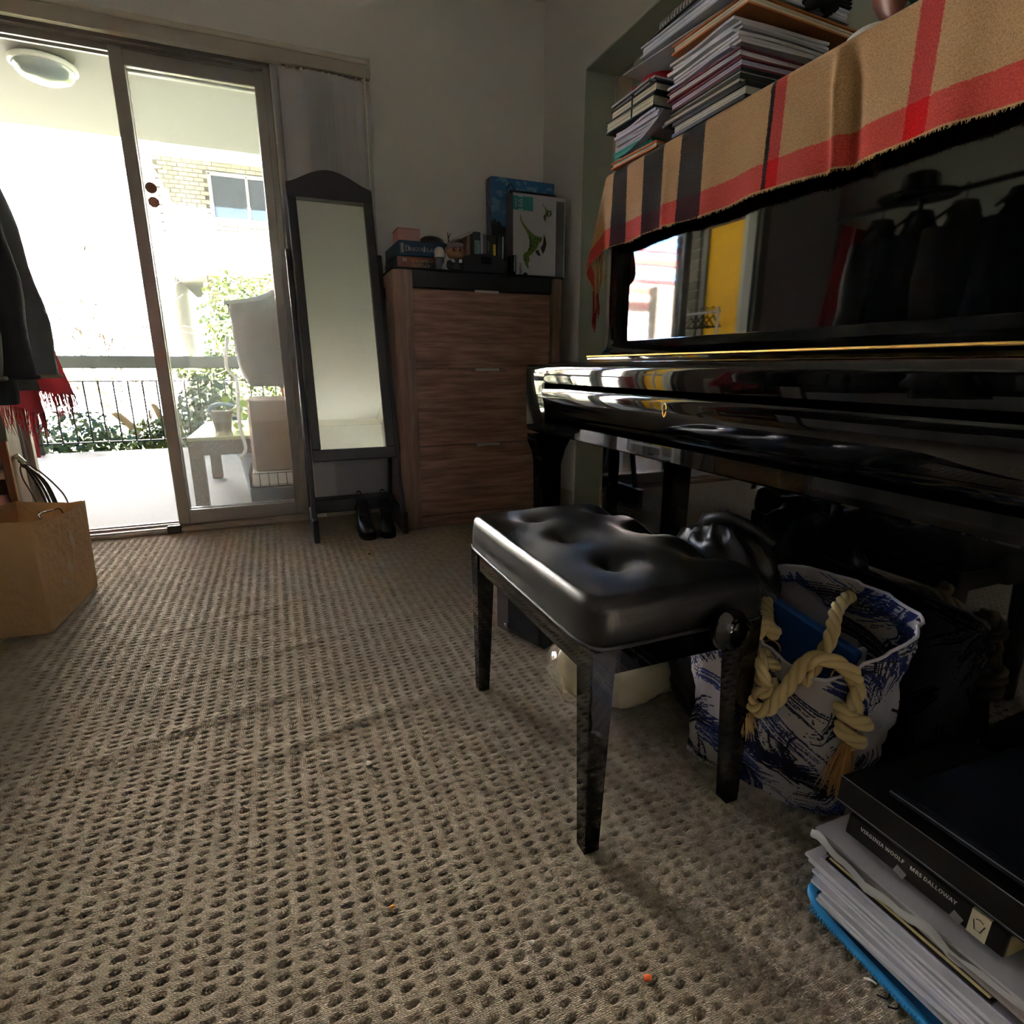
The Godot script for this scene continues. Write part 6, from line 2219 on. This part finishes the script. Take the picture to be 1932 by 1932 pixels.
# ------------------------------------------------------------------ pile at the bottom right
func paper_pile():
	var white = mat(rgb(212, 210, 220), 0.8, 0.0, 0.2); var lilac = mat(rgb(196, 192, 212), 0.8, 0.0, 0.2); var grey = mat(rgb(186, 184, 192), 0.8, 0.0, 0.2)
	var g = "papers piled in the blue zip folder"
	var zf = thing("zip_folder", "blue zip folder lying open on the carpet under the pile of papers", "folder", Vector3(0.82, 0, -0.22))
	var q = MB.new()
	var pg = PackedVector2Array()
	arc(pg, 0.705, -0.44, 0.03, -PI, -PI * 0.5, 6)
	arc(pg, 0.93, -0.44, 0.03, -PI * 0.5, 0, 6)
	pg.append(Vector2(0.96, 0.06)); pg.append(Vector2(0.675, 0.06))
	q.prism(pg, Vector3(0, 0.004, 0), Vector3(1, 0, 0), Vector3(0, 0, 1), Vector3(0, 0.008, 0))
	put("cover", q, mat(rgb(20, 84, 136), 0.35), zf)
	q = MB.new()
	q.tube(curve([Vector3(0.76, 0.012, -0.468), Vector3(0.71, 0.02, -0.472), Vector3(0.682, 0.026, -0.46), Vector3(0.672, 0.02, -0.42), Vector3(0.671, 0.013, -0.3), Vector3(0.671, 0.011, -0.15), Vector3(0.672, 0.011, 0.06)], 8), 0.0065, 8)
	put("zip_edge", q, mat(rgb(22, 132, 196), 0.6), zf)
	q = MB.new()
	for i in 90:
		q.box(Vector3(0.667, 0.0185 - 0.004 * minf(1.0, i / 30.0), -0.45 + i * 0.0045), Vector3(0.006, 0.004, 0.0022), Basis(Vector3.UP, 0.3))
	put("zip_teeth", q, mat(rgb(60, 160, 214), 0.5), zf)
	q = MB.new()
	q.tube(curve([Vector3(0.67, 0.014, -0.33), Vector3(0.66, 0.008, -0.325), Vector3(0.655, 0.004, -0.335)], 4), 0.0012, 5)
	q.tube(curve([Vector3(0.67, 0.014, -0.318), Vector3(0.661, 0.008, -0.312), Vector3(0.654, 0.004, -0.32)], 4), 0.0012, 5)
	put("loose_thread", q, mat(rgb(30, 34, 40), 0.8), zf)
	sheets("paper_wad", "lowest wad of crumpled white paper lying in the zip folder", "papers", 0.688, 0.93, -0.455, -0.13, 0.013, 0.04, 5, [white, grey], 21, g, 0.007, 0.035)
	sheets("paper_wad", "lilac tinted wad of papers second from the bottom in the zip folder", "papers", 0.686, 0.93, -0.462, -0.11, 0.041, 0.066, 5, [lilac, white], 22, g, 0.007, 0.015)
	sheets("paper_wad", "fanned white papers with folded corners right under the cream paged paperback", "papers", 0.684, 0.93, -0.472, -0.12, 0.067, 0.092, 5, [lilac, white], 23, g, 0.01, -0.01)
	var cream = mat(rgb(206, 190, 142), 0.85, 0.0, 0.2)
	var blk = mat(rgb(26, 22, 24), 0.35)
	book("paperback", "paperback with yellowed pages and a dark cover on the fanned white papers", "book", 0.69, 0.84, -0.455, -0.24, 0.093, 0.108, blk, cream, 1, g, 0.01)
	q = MB.new()
	q.grid(14, 30, func(u, w):
		return Vector3(0.687 + u * 0.2 - 0.006 * sin(w * 6.0), 0.112 + 0.004 * sin(w * 17.0 + u * 3.0) + 0.003 * sin(w * 41.0 + u * 9.0) + 0.008 * u, lerpf(-0.48, -0.14, w)))
	q.grid(6, 30, func(u, w):
		return Vector3(0.687 - 0.006 * sin(w * 6.0) - 0.002 * sin(u * PI), 0.112 + 0.004 * sin(w * 17.0) + 0.003 * sin(w * 41.0) + u * 0.014 + 0.002 * sin(w * 29.0) * u, lerpf(-0.48, -0.14, w)))
	single("tissue_wrap", q, mat(rgb(190, 190, 192), 0.55), "wrinkled greyish tissue sheet between the two paperbacks", "sheet", g)
	sheets("magazine", "dog-eared magazine with grey page edges under the black spined paperback", "magazine", 0.69, 0.86, -0.478, -0.16, 0.113, 0.128, 3, [grey, mat(rgb(150, 140, 140), 0.6)], 31, g, 0.005, 0.0)
	# black paperback
	var pb = thing("paperback", "black spined paperback lettered in white with a cream spine label", "book", Vector3(0.78, 0.13, -0.35), g, Basis(Vector3.UP, 0.0) * Basis(Vector3(0, 0, 1), -0.12))
	var cov = Image.create_empty(128, 192, false, Image.FORMAT_RGB8)
	var nz = noise(0.025, 99, 3)
	for y in 192:
		for x in 128:
			var k = nz.get_noise_2d(x, y)
			var c = rgb(26, 24, 26).lerp(rgb(122, 66, 50), smoothstep(-0.05, 0.35, k + 0.25 - absf(y - 130) / 90.0))
			if y > 165: c = rgb(20, 20, 20)
			cov.set_pixel(x, y, c)
	q = MB.new()
	q.box(Vector3(0, 0.016, 0), Vector3(0.13, 0.032, 0.2), Basis(), 0.0015)
	put("cover", q, mat(rgb(24, 22, 24), 0.3), pb)
	q = MB.new()
	q.box(Vector3(0.003, 0.016, 0), Vector3(0.126, 0.027, 0.2035))
	put("page_block", q, cream, pb)
	q = MB.new()
	q.quad(Vector3(-0.063, 0.0325, -0.098), Vector3(0.064, 0.0325, -0.098), Vector3(0.064, 0.0325, 0.098), Vector3(-0.063, 0.0325, 0.098), Vector3.UP)
	put("front_print", q, textured(cov, 0.3), pb)
	var sb = Basis(Vector3(0, 0, 1), Vector3(0, 1, 0), Vector3(-1, 0, 0))
	letters("lettering", "VIRGINIA WOOLF", 0.0056, sb, Vector3(-0.0652, 0.0215, -0.049), rgb(226, 224, 220), pb, "Droid Sans", true, 0.0003)
	letters("lettering", "MRS DALLOWAY", 0.0056, sb, Vector3(-0.0652, 0.0215, 0.018), rgb(226, 224, 220), pb, "Droid Sans", true, 0.0003)
	q = MB.new()
	q.box(Vector3(-0.0653, 0.016, 0.072), Vector3(0.0006, 0.0318, 0.02))
	q.box(Vector3(-0.042, 0.0325, 0.072), Vector3(0.046, 0.0007, 0.02))
	put("spine_label", q, mat(rgb(214, 204, 180), 0.7), pb)
	q = MB.new()
	q.tube([Vector3(-0.0657, 0.02, 0.066), Vector3(-0.0657, 0.009, 0.069), Vector3(-0.0657, 0.009, 0.075), Vector3(-0.0657, 0.02, 0.078)], 0.0006, 5)
	q.tube([Vector3(-0.0657, 0.022, 0.068), Vector3(-0.0657, 0.024, 0.072), Vector3(-0.0657, 0.022, 0.076)], 0.0005, 5)
	put("spine_mark", q, mat(rgb(30, 30, 30), 0.6), pb)
	q = MB.new()
	for s in [[-0.02, 0.014], [0.05, 0.012]]:
		q.box(Vector3(-0.0653, 0.005, s[0]), Vector3(0.0006, 0.011, s[1]), Basis(Vector3.RIGHT, 0.3))
	put("tape", q, mat(rgb(150, 150, 152), 0.3), pb)
	# black binders on top
	var bd = thing("ring_binder", "thick black binder with white cover edges across the black paperback", "binder", Vector3(0.86, 0.168, -0.21), g, Basis(Vector3(0, 0, 1), -0.05))
	q = MB.new()
	q.box(Vector3(0, 0.003, 0), Vector3(0.29, 0.004, 0.52), Basis(), 0.001)
	q.box(Vector3(0, 0.042, 0), Vector3(0.29, 0.004, 0.52), Basis(), 0.001)
	q.box(Vector3(-0.143, 0.022, 0), Vector3(0.004, 0.042, 0.52), Basis(), 0.001)
	put("cover", q, mat(rgb(15, 15, 17), 0.35), bd)
	q = MB.new()
	for y in [0.0055, 0.0445]:
		q.box(Vector3(-0.1455, y, 0), Vector3(0.0012, 0.0012, 0.52))
	put("white_edge", q, mat(rgb(150, 152, 158), 0.5), bd)
	q = MB.new()
	q.box(Vector3(0.003, 0.022, 0), Vector3(0.28, 0.03, 0.5))
	put("page_block", q, mat(rgb(44, 42, 42), 0.8), bd)
	var nv = thing("navy_folder", "dark navy folder lying on top of the thick black binder", "folder", Vector3(0.875, 0.222, -0.17), g, Basis(Vector3(0, 0, 1), -0.05))
	q = MB.new()
	q.box(Vector3(0, 0.004, 0), Vector3(0.29, 0.007, 0.48), Basis(), 0.0015)
	put("cover", q, mat(rgb(13, 22, 42), 0.55), nv)
	q = MB.new()
	q.box(Vector3(-0.1457, 0.0075, 0), Vector3(0.001, 0.0012, 0.478))
	put("white_edge", q, mat(rgb(160, 164, 172), 0.5), nv)
	q = MB.new()
	q.box(Vector3(0, 0.0095, 0.0), Vector3(0.27, 0.003, 0.46))
	put("back_leaf", q, mat(rgb(13, 22, 42), 0.6), nv)

# ------------------------------------------------------------------ left side: coats, paper bag, shelf
func garment(T, z: float, cx: float, sh: float, flare: float, y_top: float, y_hem: float, m: Material, sd: int, open := false):
	# a coat on a hanger, seen from the front: body tube, two sleeves, collar
	var nz = noise(1.0, sd, 3)
	var q = MB.new()
	q.grid(44, 26, func(u, w):
		var a = u * TAU
		var y = lerpf(y_top, y_hem, w)
		var hw = lerpf(0.05, sh, smoothstep(0.0, 0.16, w)) + flare * 0.5 * w
		var dp = 0.05 + 0.012 * w
		var fold = 0.014 * sin(a * 5.0 + sd) * w + 0.018 * nz.get_noise_2d(cos(a) * 2.0 + sd, w * 3.0)
		var dy = -0.09 * pow(absf(cos(a)), 2.0) * (1.0 - w) * smoothstep(0.0, 0.2, w) * 0.6
		return Vector3(cx + cos(a) * (hw + fold), y + dy, z + sin(a) * (dp + fold)), Vector3(cx, (y_top + y_hem) * 0.5, z), true)
	put("body", q, m, T)
	for s in [-1, 1]:
		q = MB.new()
		var pts = []; var rr = []
		for k in 13:
			var w = k / 12.0
			pts.append(Vector3(cx + s * (sh - 0.03 + flare * (0.25 + 0.9 * w) * 0.75 + 0.02 * sin(w * 2.6)), y_top - 0.1 - w * 0.6, z + 0.012 + 0.02 * w + 0.006 * sin(w * 11.0 + sd)))
			rr.append(0.058 - 0.006 * w + 0.004 * sin(w * 15.0 + sd))
		q.tube(pts, rr, 14)
		var sl = put("sleeve", q, m, T)
		q = MB.new()
		var e = pts[-1]
		var ring = []
		for i in 17:
			var a = TAU * i / 16.0
			ring.append(e + Vector3(cos(a) * 0.053, 0.002, sin(a) * 0.053))
		q.tube(ring, 0.006, 6, false)
		put("cuff", q, mat(rgb(150, 140, 120), 0.9) if sd == 3 else m, sl)
	q = MB.new()
	q.grid(24, 6, func(u, w):
		var a = u * TAU
		return Vector3(cx + cos(a) * (0.056 + 0.02 * w), y_top + 0.035 - 0.05 * w, z + sin(a) * (0.042 + 0.018 * w)))
	put("collar", q, m, T)

func left_side():
	# rack
	var steel = mat(rgb(96, 96, 98), 0.35, 0.6)
	var rk = thing("clothes_rack", "steel clothes rack along the left wall carrying the coats", "rack", Vector3(-0.85, 0, -1.7))
	var q = MB.new()
	q.tube([Vector3(-0.85, 1.56, -2.42), Vector3(-0.85, 1.56, -0.9)], 0.0125, 10)
	put("rail", q, steel, rk)
	for z in [-1.98, -0.9]:
		q = MB.new()
		q.tube([Vector3(-0.85, 0.05, z), Vector3(-0.85, 1.57, z)], 0.0125, 10)
		q.tube([Vector3(-1.12, 0.045, z), Vector3(-0.835, 0.045, z)], 0.0125, 10)
		put("upright", q, steel, rk)
	var wool = noise(0.5, 14, 2)
	var wim = pic(128, 128, func(x, y):
		var k = 0.5 + 0.5 * wool.get_noise_2d(x, y)
		return Color(k, k, k))
	var cloths = []
	for c in [rgb(108, 112, 114), rgb(56, 58, 62), rgb(92, 90, 84), rgb(44, 44, 48), rgb(80, 78, 73), rgb(50, 53, 58)]:
		var m = mat(c, 0.95, 0.0, 0.1).duplicate()
		m.rim_enabled = true
		m.rim = 0.3
		m.heightmap_enabled = true
		m.heightmap_texture = tex(wim)
		m.heightmap_scale = 0.08
		tri_scale(m, 5.0)
		cloths.append(m)
	var says = ["dark grey coat at the window end of the rack over the red scarf", "black coat second from the window on the clothes rack", "olive grey coat third from the window on the clothes rack", "black coat fourth from the window on the clothes rack", "warm grey coat fifth from the window on the clothes rack", "charcoal coat nearest the camera end of the clothes rack"]
	var k = 0
	for c in [[-2.16, 0.14, 0.11, 0.73, 3], [-1.97, 0.19, 0.05, 0.7, 5], [-1.78, 0.2, 0.03, 0.62, 8], [-1.56, 0.19, 0.04, 0.66, 11], [-1.34, 0.2, 0.05, 0.6, 13], [-1.12, 0.19, 0.04, 0.68, 17]]:
		var T = thing("coat", says[k], "coat", Vector3(-0.85, c[3], c[0]), "coats on the clothes rack")
		garment(T, c[0], -0.85, c[1], c[2], 1.47, c[3], cloths[k], c[4])
		q = MB.new()
		q.tube(curve([Vector3(-0.85, 1.50, c[0]), Vector3(-0.85, 1.545, c[0]), Vector3(-0.835, 1.575, c[0]), Vector3(-0.865, 1.575, c[0]), Vector3(-0.868, 1.56, c[0])], 5), 0.0025, 6)
		q.tube(curve([Vector3(-0.85 - c[1] * 0.9, 1.42, c[0]), Vector3(-0.85, 1.50, c[0]), Vector3(-0.85 + c[1] * 0.9, 1.42, c[0])], 6), 0.007, 7)
		var h = single("coat_hanger", q, mat(rgb(40, 34, 30), 0.5), "hanger of the " + says[k].replace(" over the red scarf", ""), "hanger", "hangers on the clothes rack")
		k += 1
	# red scarf behind the first coat, both ends hanging
	var redm = mat(rgb(158, 52, 62), 0.9, 0.0, 0.15).duplicate()
	redm.backlight_enabled = true
	redm.backlight = Color(0.25, 0.08, 0.09)
	var sc = thing("red_scarf", "fringed dark red scarf hanging below the grey coat at the window end", "scarf", Vector3(-0.75, 0.6, -2.3))
	q = MB.new()
	# two ends of the folded cloth, narrow where the coat covers them and wider at the hem
	var end1 = func(u, w):
		return Vector3(lerpf(lerpf(-0.82, -0.74, u), lerpf(-0.70, -0.612, u), pow(w, 1.3)), lerpf(1.5, 0.712 + 0.012 * (1.0 - u), w), -2.29 - 0.05 * w * u + 0.015 * sin(u * 7.0 + w * 2.0) * w)
	var end2 = func(u, w):
		return Vector3(lerpf(lerpf(-0.88, -0.78, u), lerpf(-0.86, -0.672, u), w), lerpf(1.48, 0.655 + 0.08 * absf(u - 0.9), w), -2.245 + 0.014 * sin(u * 9.0 - w * 2.0) * w)
	q.grid(20, 24, end1)
	put("cloth", q, redm, sc)
	q = MB.new()
	q.grid(20, 24, end2)
	put("cloth", q, redm, sc)
	q = MB.new()
	var rg = RandomNumberGenerator.new()
	rg.seed = 77
	for i in 70:
		var p = end1.call(i / 69.0, 1.0)
		q.tube([p, p + Vector3(rg.randfn() * 0.003 + 0.003, -0.03, rg.randfn() * 0.004), p + Vector3(rg.randfn() * 0.005 + 0.006, -rg.randf_range(0.055, 0.085), rg.randfn() * 0.006)], [0.0013, 0.0013, 0.0006], 4)
	for i in 90:
		var p = end2.call(i / 89.0, 1.0)
		q.tube([p, p + Vector3(rg.randfn() * 0.004, -0.035, rg.randfn() * 0.004), p + Vector3(rg.randfn() * 0.006, -rg.randf_range(0.06, 0.1), rg.randfn() * 0.006)], [0.0013, 0.0013, 0.0006], 4)
	put("fringe", q, mat(rgb(190, 70, 74), 0.9, 0.0, 0.15), sc).set_meta("kind", "stuff")
	var hat = thing("felt_hat", "dark wide brimmed hat resting on top of the clothes rack", "hat", Vector3(-0.85, 1.574, -2.0))
	q = MB.new()
	q.lathe(Vector3(-0.85, 1.574, -2.0), [Vector2(0.001, 0.1), Vector2(0.06, 0.1), Vector2(0.078, 0.085), Vector2(0.085, 0.02), Vector2(0.09, 0.008), Vector2(0.16, 0.0), Vector2(0.17, 0.004), Vector2(0.165, -0.004), Vector2(0.09, 0.0)], 36)
	put("felt", q, mat(rgb(36, 34, 34), 0.9), hat)
	q = MB.new()
	q.lathe(Vector3(-0.85, 1.574, -2.0), [Vector2(0.0875, 0.012), Vector2(0.0865, 0.03), Vector2(0.084, 0.034)], 36)
	put("band", q, mat(rgb(20, 20, 22), 0.6), hat)
	# brown paper bag
	var kr = noise(0.03, 41, 3)
	var crease = pic(256, 256, func(x, y):
		var kk = 0.5 + 0.5 * kr.get_noise_2d(x, y)
		return Color(kk, kk, kk))
	var kraft = mat(rgb(176, 142, 104), 0.8, 0.0, 0.25).duplicate()
	kraft.heightmap_enabled = true
	kraft.heightmap_texture = tex(crease)
	kraft.heightmap_scale = 0.5
	kraft.backlight_enabled = true
	kraft.backlight = Color(0.2, 0.14, 0.08)
	tri_scale(kraft, 3.0)
	var bg = thing("paper_bag", "open brown paper carrier bag with a cord handle on the carpet at the left", "bag", Vector3(-0.8, 0, -2.24))
	var bb = [Vector3(-0.703, 0, -2.025), Vector3(-0.679, 0, -2.44), Vector3(-0.905, 0, -2.47), Vector3(-0.93, 0, -2.05)]
	var bt = [Vector3(-0.70, 0.357, -2.025), Vector3(-0.668, 0.33, -2.44), Vector3(-0.87, 0.342, -2.45), Vector3(-0.94, 0.375, -2.06)]
	for i in 4:
		var j = (i + 1) % 4
		q = MB.new()
		q.grid(12, 10, func(u, w):
			var p = bb[i].lerp(bb[j], u).lerp(bt[i].lerp(bt[j], u), w)
			var inw = (Vector3(-0.8, p.y, -2.24) - p).normalized()
			var sag = 0.012 * sin(u * PI) * w * sin(w * 4.0 + i)
			if i == 1: sag = 0.03 * (1.0 - absf(u - 0.15) * 1.1) * w * maxf(0.0, 1.0 - absf(u - 0.15) * 4.0) - 0.0
			var dip = -0.012 * sin(u * PI) * w * (1.0 if i == 0 else 0.6)
			return p + inw * sag + Vector3(0, dip + 0.001, 0))
		put(["side_face", "back_gusset", "side_face", "front_face"][i], q, kraft, bg)
	q = MB.new()
	q.quad(bb[0] + Vector3.UP * 0.003, bb[1] + Vector3.UP * 0.003, bb[2] + Vector3.UP * 0.003, bb[3] + Vector3.UP * 0.003, Vector3.UP)
	put("bottom_face", q, kraft, bg)
	var cord = mat(rgb(96, 74, 56), 0.8)
	q = MB.new()
	q.tube(curve([Vector3(-0.81, 0.25, -2.45), Vector3(-0.815, 0.34, -2.452), Vector3(-0.84, 0.42, -2.46), Vector3(-0.835, 0.465, -2.455), Vector3(-0.80, 0.46, -2.445), Vector3(-0.755, 0.4, -2.45), Vector3(-0.725, 0.335, -2.452), Vector3(-0.72, 0.25, -2.446)], 8), 0.0026, 7)
	put("cord_handle", q, cord, bg)
	q = MB.new()
	q.tube(curve([Vector3(-0.705, 0.2, -2.16), Vector3(-0.71, 0.32, -2.15), Vector3(-0.73, 0.34, -2.2), Vector3(-0.728, 0.33, -2.3), Vector3(-0.705, 0.32, -2.32), Vector3(-0.70, 0.2, -2.32)], 6), 0.0024, 6)
	put("cord_handle", q, cord, bg)
	q = MB.new()
	for d in [[0.62, 0.66, 0.1, 0.22], [0.5, 0.42, 0.13, 0.16], [0.36, 0.34, 0.07, 0.1]]:
		var c = bb[0].lerp(bb[1], d[0]).lerp(bt[0].lerp(bt[1], d[0]), d[1]) + Vector3(0.0012, 0, 0)
		var dz = Vector3(0.0, 0.0, -0.42) * d[2] * 0.5; var dy = Vector3(0, 0.35, 0) * d[3] * 0.5
		q.quad(c - dz * 1.2 + dy * 0.4, c - dz * 0.1 + dy, c + dz * 1.2 - dy * 0.3, c + dz * 0.2 - dy, Vector3(1, 0, 0))
	put("faint_print", q, mat(rgb(172, 148, 118), 0.8), bg)
	# shelf unit in the corner
	var ww = wood(rgb(118, 84, 62), rgb(86, 60, 46), 1, 61, 0.5)
	var su = thing("shelf_unit", "small brown shelf unit with pale shelf edges in the corner left of the door", "shelf", Vector3(-1.15, 0, -2.67))
	q = MB.new()
	for x in [-0.93, -1.38]:
		q = MB.new()
		q.box(Vector3(x, 0.42, -2.67), Vector3(0.024, 0.84, 0.13), Basis(), 0.002)
		put("side_board", q, ww, su)
	q = MB.new()
	q.box(Vector3(-1.155, 0.42, -2.728), Vector3(0.43, 0.84, 0.012))
	put("back_board", q, ww, su)
	for y in [0.05, 0.41, 0.83]:
		q = MB.new()
		q.box(Vector3(-1.155, y, -2.665), Vector3(0.426, 0.026, 0.12), Basis(), 0.002)
		put("shelf_board", q, mat(rgb(186, 170, 146), 0.5), su)
	q = MB.new()
	q.box(Vector3(-0.9165, 0.42, -2.609), Vector3(0.004, 0.84, 0.004))
	put("edge_band", q, mat(rgb(196, 176, 140), 0.5), su)
	q = MB.new()
	q.lathe(Vector3(-0.99, 0.424, -2.68), [Vector2(0.001, 0), Vector2(0.025, 0), Vector2(0.045, 0.03), Vector2(0.048, 0.05), Vector2(0.045, 0.05), Vector2(0.02, 0.008), Vector2(0.001, 0.006)], 20)
	single("white_bowl", q, mat(rgb(222, 220, 216), 0.3), "small white bowl on the middle shelf of the brown unit", "bowl")
	q = MB.new()
	q.lathe(Vector3(-0.99, 0.065, -2.68), [Vector2(0.001, 0), Vector2(0.036, 0), Vector2(0.04, 0.02), Vector2(0.04, 0.19), Vector2(0.03, 0.22), Vector2(0.018, 0.235), Vector2(0.018, 0.26), Vector2(0.001, 0.262)], 20)
	single("pink_bottle", q, mat(rgb(206, 160, 158), 0.3), "pale pink bottle on the bottom shelf of the brown unit", "bottle")
	var cb = thing("cable_bundle", "bundle of black cables hanging between the shelf unit and the door jamb", "cables", Vector3(-0.88, 0, -2.75))
	var n = 0
	for e in [[0.47, -0.012], [0.455, 0.0], [0.445, 0.012], [0.435, 0.02]]:
		q = MB.new()
		q.tube(curve([Vector3(-0.914 + 0.004 * n, e[0], -2.66), Vector3(-0.892 + e[1], e[0] - 0.03, -2.68), Vector3(-0.87 + e[1], 0.33, -2.72), Vector3(-0.855 + e[1], 0.15, -2.76), Vector3(-0.86 + e[1], 0.01, -2.8)], 7), 0.0045, 7)
		put("cable", q, mat(rgb(30, 30, 34), 0.45), cb)
		n += 1
	q = MB.new()
	q.tube([Vector3(-0.912, 0.478, -2.655), Vector3(-0.897, 0.448, -2.67)], 0.009, 8)
	put("plug", q, mat(rgb(186, 206, 170), 0.4), cb)
